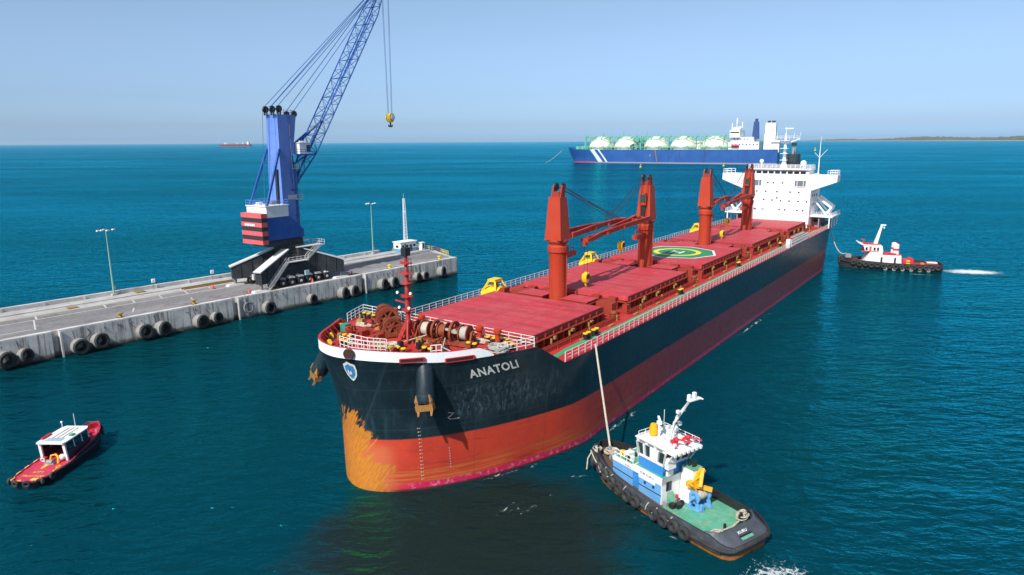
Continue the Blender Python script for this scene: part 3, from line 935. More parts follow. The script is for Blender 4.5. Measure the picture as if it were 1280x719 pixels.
# ================================================================ BULK CARRIER
def itp(x, xs, ys):
    if x <= xs[0]: return ys[0]
    for a, b, c, d in zip(xs, xs[1:], ys, ys[1:]):
        if x <= b: return c + (d - c) * (x - a) / (b - a)
    return ys[-1]
HB = 14.8
DK = 11.85
def stem(z): return itp(z, [-3, 0, 6, 9, 12, 15, 17], [0.3, 0, 0, -0.3, -1.1, -2.1, -2.9])
def hb(s, z):
    st = stem(z); L = itp(z, [0, 16], [24, 19.6])
    t = min(max((s - st) / L, 0), 1)
    v = HB * (1 - (1 - t) ** 1.2) ** 0.53
    s1 = itp(z, [0, 6, 12], [160, 161, 162]); k = itp(z, [0, 6, 12], [0.45, 0.32, 0.22])
    if s > s1: v *= 1 - k * ((s - s1) / (184 - s1)) ** 2
    return v
def hs(n, z):
    q = min(abs(n) / HB, 0.999) ** (0.5 / 0.53)
    return stem(z) + itp(z, [0, 16], [24, 19.6]) * (1 - (1 - q * q) ** (1 / 1.2))
def zd(s): return 14.8 + 0.9 * min(max((5 - s) / 7, 0), 1) ** 1.3
def sheer(s):
    if s <= 14.5: return zd(s)
    return itp(s, [14.5, 19.0], [zd(14.5), 11.9])

def hull_paint():
    t = NT('hull_paint')
    x, y, z = t.sep(t.obj)
    n1 = t.noise(t.obj, 0.18, 5, 0.6)
    n2 = t.noise(t.obj, 1.6, 6, 0.65)
    drip = t.noise(t.obj, 1.0, 5, 0.65, stretch=(1.6, 1.6, 0.13))
    hor = t.noise(t.obj, 1.0, 4, 0.6, stretch=(0.10, 0.10, 2.6))
    # navy topsides
    navy = t.mix(t.step(n1, 0.35, 0.68), (0.007, 0.014, 0.020), (0.014, 0.026, 0.034))
    navy = t.mix(t.mul(t.step(drip, 0.5, 0.75), 0.6), navy, (0.030, 0.055, 0.068))
    # rubbed, scraped area under the name
    sx = t.mul(t.step(x, 4.5, 8.0), t.step(x, 22.0, 14.0))
    szz = t.mul(t.step(z, 7.2, 8.6), t.step(z, 12.2, 10.8))
    scr = t.noise(t.obj, 2.2, 7, 0.75, stretch=(1.2, 1.2, 0.4))
    navy = t.mix(t.mul(t.mul(sx, szz), t.mul(t.step(scr, 0.46, 0.68), 0.75)), navy, (0.11, 0.15, 0.165))
    spk = t.noise(t.obj, 3.8, 5, 0.7)
    navy = t.mix(t.mul(t.step(spk, 0.70, 0.74), 0.7), navy, (0.22, 0.25, 0.26))
    navy = t.mix(t.mul(t.step(drip, 0.69, 0.76), 0.75), navy, (0.17, 0.075, 0.03))
    # plate seams: faint light and dark weld lines, and fender rubs along the whole side
    fx = t.math('FRACT', t.mul(x, 0.118)); fz = t.math('FRACT', t.mul(z, 0.42))
    seam = t.math('MAXIMUM', t.step(fx, 0.022, 0.008), t.step(fz, 0.05, 0.02))
    navy = t.mix(t.mul(seam, 0.5), navy, (0.030, 0.050, 0.062))
    rub = t.noise(t.obj, 1.0, 7, 0.72, stretch=(0.12, 0.12, 1.1))
    navy = t.mix(t.mul(t.step(rub, 0.60, 0.72), t.mul(t.step(x, 16, 30), 0.6)), navy, (0.065, 0.085, 0.095))
    # red boot-topping
    red = t.mix(t.step(n1, 0.35, 0.7), (0.58, 0.058, 0.026), (0.46, 0.040, 0.022))
    red = t.mix(t.mul(t.step(n2, 0.45, 0.75), 0.45), red, (0.36, 0.035, 0.02))
    red = t.mix(t.mul(t.step(drip, 0.55, 0.75), 0.4), red, (0.46, 0.075, 0.05))
    lowz = t.step(z, 3.4, 1.6)
    red = t.mix(t.mul(lowz, t.mul(t.step(hor, 0.47, 0.58), 0.75)), red, (0.46, 0.15, 0.035))
    red = t.mix(t.mul(t.step(rub, 0.56, 0.70), 0.65), red, (0.09, 0.022, 0.020))
    red = t.mix(t.mul(seam, 0.35), red, (0.25, 0.03, 0.025))
    # further aft the red deepens to wine red
    red = t.mix(t.mul(t.step(x, 12.0, 60.0), 0.8), red, t.mix(t.step(n2, 0.4, 0.7), (0.20, 0.018, 0.028), (0.13, 0.016, 0.024)))
    # fresh pink primer band at the water
    pk = t.step(t.add(z, t.mul(t.sub(n2, 0.5), 0.7)), 1.0, 0.8)
    pk = t.mul(pk, t.step(x, 1.2, 3.2))
    red = t.mix(pk, red, t.mix(t.step(n2, 0.52, 0.62), (0.55, 0.020, 0.085), (0.60, 0.17, 0.24)))
    red = t.mix(t.step(z, 0.35, 0.12), red, (0.10, 0.02, 0.02))
    c = t.mix(t.step(t.add(z, t.mul(t.sub(n1, 0.5), 0.06)), 6.12, 6.02), navy, red)
    # anchor-chain wear: bare ochre steel round the stem
    fc = t.n('ShaderNodeFloatCurve')
    cv = fc.mapping.curves[0]
    pts = [(0.0, 0.36), (0.08, 0.40), (0.22, 0.44), (0.30, 0.50), (0.36, 0.27), (0.44, 0.20), (0.55, 0.26), (0.64, 0.30), (0.74, 0.17), (0.85, 0.10), (0.98, 0.0), (1.0, 0.0)]
    cv.points[0].location = pts[0]; cv.points[1].location = pts[-1]
    for p in pts[1:-1]: cv.points.new(*p)
    fc.mapping.update()
    t.l(t.math('MULTIPLY', z, 0.1, 0, True), fc.inputs['Value'])
    wdt = t.mul(fc.outputs[0], 7.6)
    ny_ = t.mul(y, -1.0)
    cb_ = t.n('ShaderNodeCombineXYZ')
    t.l(t.mul(t.sub(t.mul(ny_, 0.8), t.mul(z, 0.6)), 3.2), cb_.inputs[0]); t.l(t.mul(t.add(t.mul(ny_, 0.6), t.mul(z, 0.8)), 0.5), cb_.inputs[1])
    jag = t.noise(cb_.outputs[0], 0.8, 4, 0.55)
    edge = t.sub(t.add(wdt, t.mul(t.sub(jag, 0.5), 6.5)), t.math('MAXIMUM', ny_, t.mul(ny_, -0.5)))
    oc = t.mul(t.step(edge, -0.25, 0.25), t.step(x, 4.2, 2.6))
    oc = t.mul(oc, t.step(wdt, 0.05, 0.4))
    ocol = t.mix(t.step(t.noise(cb_.outputs[0], 1.7, 5, 0.6), 0.38, 0.62), (0.56, 0.22, 0.020), (0.46, 0.145, 0.024))
    c = t.mix(t.mul(oc, 0.95), c, ocol)
    pale = t.mul(t.step(ny_, 4.6, 3.0), t.mul(t.step(z, 6.0, 4.6), t.step(x, 4.0, 2.0)))
    c = t.mix(t.mul(pale, t.mul(t.sub(1.0, oc), 0.6)), c, (0.55, 0.16, 0.06))
    r = t.step(n2, 0.3, 0.75, 0.28, 0.5)
    return t.set(color=c, rough=r, normal=t.bump(t.add(t.mul(n1, 3.0), n2), 0.012))

def hatch_paint():
    t = NT('hatch_cover_paint')
    x, y, z = t.sep(t.obj)
    n1 = t.noise(t.obj, 0.16, 6, 0.62)
    n2 = t.noise(t.obj, 2.0, 6, 0.7)
    n3 = t.noise(t.obj, 1.0, 5, 0.6, stretch=(0.5, 0.06, 1))
    c = t.mix(t.step(n1, 0.33, 0.68), (0.50, 0.040, 0.055), (0.45, 0.062, 0.068))
    c = t.mix(t.mul(t.step(n3, 0.44, 0.66), 0.75), c, (0.36, 0.030, 0.040))
    n5 = t.noise(t.obj, 0.5, 7, 0.7)
    c = t.mix(t.mul(t.step(n5, 0.50, 0.68), 0.5), c, (0.50, 0.12, 0.12))
    c = t.mix(t.mul(t.step(n5, 0.36, 0.28), 0.5), c, (0.26, 0.035, 0.035))
    c = t.mix(t.mul(t.step(n2, 0.6, 0.74), 0.5), c, (0.55, 0.13, 0.13))
    fr = t.math('FRACT', t.mul(x, 0.42))
    fy = t.math('FRACT', t.mul(y, 0.21))
    seam = t.mul(t.math('MAXIMUM', t.step(fr, 0.16, 0.07), t.step(fy, 0.06, 0.03)), t.step(n2, 0.3, 0.6, 0.25, 0.75))
    c = t.mix(seam, c, (0.27, 0.035, 0.045))
    sp = t.noise(t.obj, 3.2, 3, 0.5)
    c = t.mix(t.mul(t.step(sp, 0.71, 0.74), 0.6), c, (0.62, 0.45, 0.42))
    return t.set(spec=0.25, color=c, rough=t.step(n2, 0.3, 0.7, 0.5, 0.72), normal=t.bump(n1, 0.03))
M['hatch_red'] = hatch_paint()
M['hull'] = hull_paint()

SH_HD = 35.3
sx_, sy_ = math.sin(R(SH_HD)), math.cos(R(SH_HD))
ship = thing('bulk_carrier', (-16.5 - 0.45 * sy_, 68.2 + 0.45 * sx_, 0), R(90 - SH_HD),
             'huge red and navy bulk carrier with four red deck cranes and a white bridge', 'cargo ship')
def P(s, n, z): return (s, -n, z)

def build_hull():
    sl = [0, .06, .2, .45, .8, 1.3, 2, 2.8, 3.7, 4.8, 6, 7.5, 9, 10.6, 12.4, 14.5, 15.6, 16.8, 18, 19, 21, 24, 28, 34] + list(range(42, 160, 9)) + [160, 165, 170, 174, 178, 181, 184]
    NZ = 22
    mb = MB()
    rows = {}
    for sg in (1, -1):
        rr = []
        for s0 in sl:
            col = []
            for k in range(NZ + 1):
                f = k / NZ
                sk = s0
                for _ in range(3):
                    top = sheer(sk); z = -3 + f * (top + 3)
                    w_ = max(0, 1 - s0 / 14.0)
                    sk = s0 + stem(z) * w_
                col.append(P(sk, sg * hb(sk, z) if s0 > 0 else 0.0, z))
            rr.append(col)
        rows[sg] = rr
        mb.grid(rr, 0)
    last = rows[1][-1]; la = rows[-1][-1]
    for k in range(NZ): mb.poly([last[k], last[k + 1], la[k + 1], la[k]], 0)
    h = mb.build('hull', M['hull'], ship)
    return h
hull = build_hull()

def arc_n(n0, z, dl):
    """walk dl metres round the bow at height z from half-breadth n0"""
    n = n0; left = abs(dl); sg = 1 if dl > 0 else -1
    while left > 0:
        st = min(0.05, left)
        s_a = hs(n, z); e = 0.01
        ds = (hs(n + e, z) - hs(n - e, z)) / (2 * e)
        n += sg * st / math.sqrt(1 + ds * ds); left -= st
    return n
def on_bow(n, z, off=0.05):
    e = 0.02
    ds = (hs(n + e, z) - hs(n - e, z)) / (2 * e)
    nn = Vector((-1, ds, 0)).normalized()
    p = Vector((hs(n, z), n, z)) + nn * off
    return P(p.x, p.y, p.z)
# name
mb = MB()
def name_fn(u, v):
    zz = 12.45 + 0.05 * u + v
    return on_bow(arc_n(10.0, 12.9, u), zz, 0.06)
put_text(mb, 'ANATOLI', 1.38, name_fn, 0, 0.0, 0.22, 1.12, width=5.95, bold=0.03)
mb.build('ship_name', plain('lettering_white', (0.72, 0.70, 0.64), 0.6), hull)
# emblem
mb = MB()
def shield(k, off, mi):
    base = [(-0.62, 0.62), (-0.3, 0.74), (0, 0.9), (0.3, 0.74), (0.62, 0.62), (0.64, 0.1), (0.5, -0.4), (0.22, -0.78), (0, -0.95), (-0.22, -0.78), (-0.5, -0.4), (-0.64, 0.1)]
    ps = [(0, 0)] + [(x * k, y * k) for x, y in base]
    ix = mb.pts([on_bow(arc_n(1.55, 14.2, x) if x >= 0 else 1.55 + x * 0.72, 14.2 + y, off) for x, y in ps])
    for j in range(12): mb.face((ix[0], ix[1 + j], ix[1 + (j + 1) % 12]), mi)
shield(1.25, 0.07, 0); shield(0.92, 0.10, 1)
for (x0, x1, y0, y1) in ((-0.3, -0.1, -0.3, 0.15), (-0.3, 0.2, -0.38, -0.22), (0.05, 0.25, -0.3, 0.0)):
    mb.poly([on_bow(1.55 + x * 0.72, 14.2 + y, 0.13) for x, y in ((x0, y0), (x1, y0), (x1, y1), (x0, y1))], 0)
mb.build('bow_emblem', [plain('emblem_white', (0.75, 0.77, 0.78)), plain('emblem_blue', (0.05, 0.25, 0.50))], hull)
# draught marks and bow symbols
mb = MB()
for k in range(15):
    z0 = 1.2 + k * 0.43
    for (u0, u1, a, b) in ((0, 0.16, 0, 0.13), (0.26, 0.34, 0, 0.13)):
        mb.poly([on_bow(5.95 + u * 0.6, z0 + v, 0.05) for u, v in ((u0, a), (u1, a), (u1, b), (u0, b))])
for k in range(8):
    mb.poly([on_bow(7.9 + u, 2.2 + k * 0.32 + v, 0.05) for u, v in ((0, 0), (0.07, 0), (0.07, 0.12), (0, 0.12))])
def stroke(pts, wd=0.09):
    for (u0, v0), (u1, v1) in zip(pts, pts[1:]):
        d = Vector((u1 - u0, v1 - v0)).normalized() * wd / 2
        q = [(u0 - d.y - d.x, v0 + d.x - d.y), (u0 + d.y - d.x, v0 - d.x - d.y), (u1 + d.y + d.x, v1 - d.x + d.y), (u1 - d.y + d.x, v1 + d.x + d.y)]
        mb.poly([on_bow(8.1 + u * 0.8, 8.1 + v, 0.055 + 0.004 * (u0 + v0)) for u, v in q])
stroke([(0.1, 0.62), (0.45, 0.5), (0.2, 0.2), (0.0, 0.05), (0.1, -0.15), (0.4, -0.2), (0.8, -0.18)])
mb.build('draught_marks', plain('mark_white', (0.50, 0.44, 0.32), 0.7), hull)

# bulwark with white outside, red inside, plus fairleads
def bulwark():
    ss = [9.9, 9.4, 8.6, 7.5, 6.3, 5.2, 4.2, 3.3, 2.5, 1.8, 1.2, 0.75, 0.4, 0.18, 0.05]
    seq = [(s, 1) for s in ss] + [(0, 0)] + [(s, -1) for s in ss[::-1]]
    ro = [[], [], [], []]
    for s0, sg in seq:
        d = zd(s0 + stem(15.5) * max(0, 1 - s0 / 14)); top = d + (1.05 if s0 < 9.0 else 0.12 + max(0, 9.9 - s0) * 1.0)
        for k, (z, off) in enumerate(((d - 0.03, 0.03), (top, 0.05), (top, -0.22), (d - 0.03, -0.2))):
            sk = s0 + stem(d) * max(0, 1 - s0 / 14.0)
            if sg == 0: p = (sk - off, 0.0, z)
            else:
                n = hb(sk, d); e = 0.05
                dn = (hb(sk + e, d) - hb(sk - e, d)) / (2 * e)
                nn = Vector((-dn, 1, 0)).normalized()
                p = (sk + nn.x * off, sg * (n + nn.y * off), z)
            ro[k].append(P(*p))
    mb = MB()
    mb.grid([ro[0], ro[1]], 0); mb.grid([ro[1], ro[2]], 1); mb.grid([ro[2], ro[3]], 1)
    o = mb.build('bulwark', [M['band_white'], M['deck_red']], ship)
    # stays inside
    for k in range(1, len(seq) - 1):
        mb = MB()
        s0, sg = seq[k]
        if sg == 0 or s0 < 0.1: continue
        a = Vector(ro[3][k]); b = Vector(ro[2][k]); inw = Vector((0.6, sg * 0.6, 0))
        mb.beam(a + inw, b, 0.08, 0.08)
        mb.build('bulwark_stay', M['coam_red'], o)
    mb = MB()
    p = Vector(on_bow(2.15, 16.25, 0.03))
    ax = Vector((-0.85, -0.5, 0.0))
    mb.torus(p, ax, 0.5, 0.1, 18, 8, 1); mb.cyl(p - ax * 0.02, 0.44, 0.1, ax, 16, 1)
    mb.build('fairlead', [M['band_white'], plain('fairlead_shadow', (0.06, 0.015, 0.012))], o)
    for s0, s1 in ((0.9, 2.7), (4.6, 7.2)):
        mb = MB()
        for sa, sb in ((s0, (s0 + s1) / 2), ((s0 + s1) / 2, s1)):
            z_ = zd(s0) + 0.16
            pa = Vector(P(sa, hb(sa, z_) + 0.06, z_)); pb = Vector(P(sb, hb(sb, z_) + 0.06, z_))
            mb.beam(pa, pb, 0.1, 0.34, 1)
            for dz in (-0.2, 0.2): mb.beam(pa + Vector((0, 0, dz)), pb + Vector((0, 0, dz)), 0.2, 0.08, 0)
        for sa in (s0, s1):
            mb.beam(P(sa, hb(sa, z_) + 0.08, z_ - 0.2), P(sa, hb(sa, z_) + 0.08, z_ + 0.2), 0.2, 0.16, 0)
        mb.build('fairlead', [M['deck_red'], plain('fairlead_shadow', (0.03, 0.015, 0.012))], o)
bulwark()

# decks
mb = MB()
ss = [-1.9, -1.6, -1.2, -0.6, 0, .8, 1.6, 2.6, 3.8, 5, 6.5, 8, 9.5, 11, 12.7, 14.5]
mb.grid([[P(s, f * max(0.05, hb(s, zd(s)) - 0.06), zd(s) - 0.03) for f in (-1, -.5, 0, .5, 1)] for s in ss], 0)
w_ = hb(14.5, 13)
v_ = hb(14.5, DK) - 0.3; w_ = hb(14.5, 14.6) - 0.3
mb.poly([P(14.5, -v_, DK), P(14.5, v_, DK), P(14.5, w_, zd(14.5) - 0.05), P(14.5, -w_, zd(14.5) - 0.05)], 0)
mb.build('forecastle_deck', M['deck_red'], ship)
mb = MB()
ss = [14.6, 19, 24, 30, 40, 60, 80, 100, 120, 140, 155, 165, 172, 178, 183.9]
mb.grid([[P(s, f * (hb(s, DK) - 0.05), DK) for f in (-1, -.5, 0, .5, 1)] for s in ss], 0)
mb.build('main_deck', M['deck_red'], ship)
mb = MB()
ss = [19.5, 24, 26, 30, 34, 40, 60, 80, 100, 120, 140, 150, 160]
off = lambda s: 1.75 if s > 31 or s < 22 else 2.2
mb.grid([[P(s, hb(s, DK) - off(s) - 0.8, DK + 0.03), P(s, hb(s, DK) - off(s), DK + 0.03)] for s in ss], 0)
mb.build('walkway', M['green'], ship)
mb = MB(); mb.box((0, 0, 0.08), (1.3, 0.35, 0.16)); pad0 = mb.build('deck_pad', M['ochre'], ship)
mb = MB(); mb.box((0, 0, 0.3), (0.35, 0.3, 0.6)); mb.tube([(0, 0, 0.6), (0, 0, 0.85)], 0.12, 8); hyd0 = mb.build('deck_valve', M['ochre'], ship)
for k, s in enumerate(range(27, 160, 8)):
    for sg in (1, -1):
        a = pad0 if k == 0 and sg == 1 else pad0.copy()
        b = hyd0 if k == 0 and sg == 1 else hyd0.copy()
        for o in (a, b):
            if o.name not in C.objects: C.objects.link(o)
        a.location = P(s + 1.5, sg * (HB - 3.1), DK + 0.02); b.location = P(s + 4.5, sg * 11.0, DK)
# rails
def side_pts(sg, s0, s1, z, inset=0.14, step=6.0):
    n = max(1, int((s1 - s0) / step)); return [P(s0 + (s1 - s0) * k / n, sg * (hb(s0 + (s1 - s0) * k / n, z) - inset), z) for k in range(n + 1)]
mb = MB(); mb.rail(side_pts(-1, 19.2, 183, 11.9), 1.2, 1.7, 3, 0.04, 0, 0.065); mb.build('railing', M['rail_white'], ship)
for sa, sb in ((19.2, 122), (141, 183)):
    mb = MB(); mb.rail(side_pts(1, sa, sb, 11.9), 1.2, 1.7, 3, 0.04, 0, 0.07); mb.build('railing', M['rail_white'], ship)
zf_ = 14.8
for sg in (1, -1):
    mb = MB(); mb.rail(side_pts(sg, 9.9, 14.2, zf_, 0.15, 1.5), 1.15, 1.3, 3, 0.045, 0, 0.06); mb.build('railing', M['rail_white'], ship)
mb = MB()
w_ = hb(14.2, zf_) - 0.2
mb.rail([P(14.2, -w_, zf_), P(14.2, -5, zf_), P(14.2, 5, zf_), P(14.2, w_, zf_)], 1.15, 1.6, 3, 0.045, 0, 0.06)
mb.build('railing', M['rail_white'], ship)
each([lambda mb: mb.rail([P(0.2, -1.9, 15.6), P(0.0, 0.2, 15.6), P(0.6, 2.2, 15.6), P(1.9, 3.1, 15.4)], 1.3, 0.8, 3, 0.045, 0, 0.06),
      lambda mb: mb.rail([P(1.6, -2.0, 15.5), P(1.6, 0.8, 15.5), P(2.6, 2.6, 15.4)], 1.3, 0.8, 3, 0.045, 0, 0.06),
      lambda mb: mb.rail([P(4.7, 6.9, 15.0), P(5.6, 7.6, 15.0)], 1.2, 0.5, 2, 0.06)], 'bow_rail', M['rail_white'], ship)

# hatches
HT = [(20.2, 37.8), (45.9, 69.6), (77.5, 102.4), (109.6, 133.6), (141.5, 161.2)]
skirt = paint('hatch_skirt_maroon_shade', (0.20, 0.022, 0.018), 0.65, 0.5, 0.5, fade=(0.14, 0.03, 0.02))  # maroon cover sides, darkened so their unlit look is in the colour
for k, (a, b) in enumerate(HT):
    hw = [9.5, 9.6, 9.5, 9.5, 9.4][k]
    mb = MB()
    n = 2 if k in (0, 4) else 3
    L = (b - a)
    segs = [a + L * j / n for j in range(n + 1)]
    for j in range(n):
        mb.box(P((segs[j] + segs[j + 1]) / 2, 0, 13.62), (segs[j + 1] - segs[j] - 0.07, 2 * hw, 0.74), 0)
        for sg in (1, -1): mb.box(P((segs[j] + segs[j + 1]) / 2, sg * (hw + 0.02), 13.6), (segs[j + 1] - segs[j] - 0.08, 0.04, 0.66), 2)
    for sg in (1, -1):                                           # cleats and wheels along the skirt
        x = a + 0.7
        while x < b:
            mb.box(P(x, sg * (hw + 0.09), 13.45), (0.25, 0.17, 0.45), 1); x += 1.9
    hc = mb.build('hatch_cover', [M['hatch_red'], M['coam_red'], skirt], ship)
    mb = MB()
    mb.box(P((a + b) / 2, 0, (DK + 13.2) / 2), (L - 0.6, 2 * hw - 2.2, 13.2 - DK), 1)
    for sg in (1, -1):
        mb.box(P((a + b) / 2, sg * (hw - 0.15), 13.1), (L + 0.4, 1.1, 0.14), 0)
        mb.box(P((a + b) / 2, sg * (hw - 0.25), 12.45), (L, 0.5, 0.08), 0)
        x = a + 0.4
        while x < b:
            mb.wedge([(x - 0.16, DK), (x + 0.16, DK), (x + 0.12, 13.05), (x - 0.12, 13.05)], -sg * (hw + 0.3) , -sg * (hw - 1.1), 0)
            x += 1.55
    for e_, dx in ((a, -0.3), (b, 0.3)):
        mb.box(P(e_ + dx * 0.2, 0, 13.1), (1.0, 2 * hw, 0.14), 0)
        for j in range(9): mb.box(P(e_ + dx, -8 + j * 2, (DK + 13.0) / 2), (0.5, 0.25, 13.0 - DK), 0)
        for y in (-7.2, -4.4, 4.6, 7.4): mb.box(P(e_ + dx * 2.2, y, 13.2), (0.9, 1.3, 1.1), 0)
    mb.build('hatch_coaming', [M['coam_red'], plain('coaming_maroon_shade', (0.085, 0.014, 0.011), 0.7)], hc)  # maroon wall darkened further: shade between the stays put into its colour
    # hydraulic pipes and valves along the sides
    mb = MB()
    for sg in (1, -1):
        for j, (dn, zz) in enumerate(((0.95, 12.35), (1.2, 12.15), (1.45, 12.4))):
            mb.tube([P(a - 2.5, sg * (hw + dn), zz), P(b + 2.5, sg * (hw + dn), zz)], 0.085, 5, 0)
        x = a
        while x < b:
            mb.box(P(x, sg * (hw + 1.2), 12.05), (0.12, 0.9, 0.4), 0); x += 3.1
        for j in range(3):
            q_ = random.uniform(0, 3)
            mb.tube([P(a + 2 + q_ + j * L / 3.4, sg * (hw + 0.7), 12.4), P(a + 2 + q_ + j * L / 3.4, sg * (hw + 0.7), 13.0)], 0.14, 8, 1)
            mb.box(P(a + 3 + q_ + j * L / 3.4, sg * (hw + 0.62), 12.9), (random.uniform(0.3, 0.9), 0.3, random.uniform(0.2, 0.5)), 1)
        mb.box(P(a - 1.4, sg * (hw + 0.4), 12.5), (1.0, 0.8, 1.2), 0); mb.box(P(b + 1.2, sg * (hw - 1.4), 12.7), (1.2, 1.4, 1.6), 0)
        mb.lathe([(0.5, 0), (0.5, 0.7), (0.62, 0.8), (0.5, 1.1), (0, 1.2)], P(b + 2.6, sg * (hw + 0.5), DK), (0, 0, 1), 12, 2)
    mb.build('deck_piping', [M['coam_red'], M['ochre'], M['rust_red']], hc)
    if k == 2:
        mb = MB()
        cx, cn, zz = 89.8, -0.3, 14.0
        def disc(r, z, mi, n=40, r0=0.0, sq=1.0):
            pts = [(cx + r * math.cos(2 * math.pi * j / n), cn + r * sq * math.sin(2 * math.pi * j / n)) for j in range(n)]
            if r0 == 0: mb.poly([P(x, y, z) for x, y in pts], mi)
            else:
                q = [(cx + r0 * math.cos(2 * math.pi * j / n), cn + r0 * sq * math.sin(2 * math.pi * j / n)) for j in range(n)]
                for j in range(n):
                    i = (j + 1) % n
                    mb.poly([P(*pts[j], z), P(*pts[i], z), P(*q[i], z), P(*q[j], z)], mi)
        disc(8.3, zz + 0.004, 1, 8); disc(7.8, zz + 0.008, 0, 8)
        disc(4.9, zz + 0.012, 2, 40, 3.9)
        for x0, x1, y0, y1 in ((-1.5, 1.5, -1.25, -0.75), (-1.5, 1.5, 0.75, 1.25), (-0.3, 0.3, -0.75, 0.75)):
            mb.poly([P(cx + x0, cn + y0, zz + 0.012), P(cx + x1, cn + y0, zz + 0.012), P(cx + x1, cn + y1, zz + 0.012), P(cx + x0, cn + y1, zz + 0.012)], 1)
        mb.build('helicopter_marking', [paint('marking_green', (0.012, 0.22, 0.10), 0.6, 0.35, streak=False), paint('marking_white', (0.7, 0.72, 0.7), 0.6, 0.3, streak=False), paint('marking_yellow', (0.75, 0.6, 0.03), 0.6, 0.3, streak=False)], hc)

# deck cranes
CR = [(41.8, 1, -1.5, 24.0), (73.6, -1, 1.5, 25.0), (106.0, 1, -1.2, 18.5), (137.6, -1, 1.2, 22.5)]
for k, (s, dr_, nt, jl) in enumerate(CR):
    n0 = -0.35
    mb = MB()
    mb.lathe([(1.45, 0), (1.32, 0.5), (1.30, 8.2), (1.4, 8.6), (1.55, 8.7), (1.55, 9.5), (1.36, 9.7), (1.36, 10.5)], P(s, n0, DK), (0, 0, 1), 24, 0)
    mb.tube([P(s + 0.2, n0 + 1.45, DK + 1.8), P(s + 0.2, n0 + 1.45, DK + 8.5)], 0.09, 5)
    for sg in (1, -1):
        mb.box(P(s, n0 + sg * 3.9, 12.75), (3.4, 4.4, 1.8), 1)
        mb.box(P(s, n0 + sg * 3.9, 13.69), (3.6, 4.6, 0.1), 2)
        mb.box(P(s + 1.0, n0 + sg * 7.6, 12.7), (2.0, 1.8, 1.7), 1)
        mb.box(P(s - 2.0, n0 + sg * 8.0, 12.4), (1.2, 1.2, 1.1), 1)
        mb.box(P(s - 0.6, n0 + sg * 9.6, 12.9), (1.5, 0.9, 2.0), 1)
        mb.tube([P(s - 3, n0 + sg * 6.2, 13.3), P(s + 3, n0 + sg * 6.2, 13.3)], 0.12, 6, 1)
        mb.tube([P(s + 2.2, n0 + sg * 2, DK), P(s + 2.2, n0 + sg * 2, 14.2)], 0.18, 8, 1)
    mb.beam(P(s + dr_ * 1.2, n0, 19.6), P(s + dr_ * 5.6, n0 + nt * 0.3, 19.6), 1.0, 0.75, 0)
    pd = mb.build('deck_crane', [M['crane_red'], M['coam_red'], M['hatch_red']], ship)
    mb = MB(); q0 = P(s + dr_ * 1.6, n0, 20.0); q1 = P(s + dr_ * 5.5, n0 + nt * 0.3, 20.0)
    mb.rail([q0, q1], 1.0, 1.0, 2, 0.04); mb.build('railing', M['crane_red'], pd)
    mb = MB()
    def rg(z, d0, d1, wn): return [(s + d0, -(n0) - wn, z), (s + d1, -(n0) - wn, z), (s + d1, -(n0) + wn, z), (s + d0, -(n0) + wn, z)]
    f0, f1 = (-1.5, 1.4) if dr_ > 0 else (-1.4, 1.5)
    g0, g1 = (-1.1, 0.85) if dr_ > 0 else (-0.85, 1.1)
    mb.hexa(rg(22.4, f0, f1, 1.42) + rg(28.8, g0, g1, 0.98), 0)
    mb.lathe([(1.4, 0), (1.62, 0.25), (1.62, 0.5), (1.4, 0.75)], P(s, n0, 21.8), (0, 0, 1), 22, 1)
    for sg in (1, -1):                                           # sheave brackets on top
        mb.hexa(rg(28.7, g0 + .3, g1 - .3, 0.0)[:0] + [(s + g0 + 0.4, -(n0 + sg * 0.72) - .14, 28.7), (s + g1 - 0.4, -(n0 + sg * 0.72) - .14, 28.7), (s + g1 - 0.4, -(n0 + sg * 0.72) + .14, 28.7), (s + g0 + 0.4, -(n0 + sg * 0.72) + .14, 28.7),
                 (s + dr_ * 0.3 - 0.5, -(n0 + sg * 0.72) - .14, 30.5), (s + dr_ * 0.3 + 0.5, -(n0 + sg * 0.72) - .14, 30.5), (s + dr_ * 0.3 + 0.5, -(n0 + sg * 0.72) + .14, 30.5), (s + dr_ * 0.3 - 0.5, -(n0 + sg * 0.72) + .14, 30.5)], 1)
        mb.lathe([(0.15, -0.2), (0.55, -0.18), (0.5, 0), (0.55, 0.18), (0.15, 0.2)], P(s + dr_ * 0.4, n0 + sg * 0.6, 30.3), (0, 1, 0), 14, 2)
    mb.box(P(s - dr_ * 0.2, n0, 29.2), (1.0, 1.3, 0.8), 1)
    fx = s + dr_ * 1.75                                          # winch recess on the jib side
    mb.box(P(s + dr_ * 1.3, n0, 24.4), (0.3, 0.9, 2.4), 2)
    mb.box(P(s + dr_ * 1.5, n0, 23.0), (0.5, 2.9, 0.3), 1)
    hs_ = mb.build('crane_house', [M['crane_red'], M['coam_red'], M['black']], pd)
    mb = MB()
    mb.box(P(s + dr_ * 1.3, n0, 26.3), (0.9, 1.2, 2.2), 0, 0, 0.9)
    cabo = mb.build('crane_cab', [M['crane_red']], pd)
    if True:
        mb = MB(); mb.box(P(s + dr_ * 1.72, n0, 26.45), (0.16, 0.85, 1.4)); mb.box(P(s + dr_ * 1.45, n0 - 0.57, 26.5), (0.4, 0.1, 1.1)); mb.box(P(s + dr_ * 1.45, n0 + 0.57, 26.5), (0.4, 0.1, 1.1))
        mb.build('cab_window', M['glass_green'], pd)
    # jib
    zb, zt = 22.9, (22.9 if dr_ > 0 else 21.6)
    tip = Vector(P(s + dr_ * jl, n0 + nt * 1.0, zt))
    mb = MB()
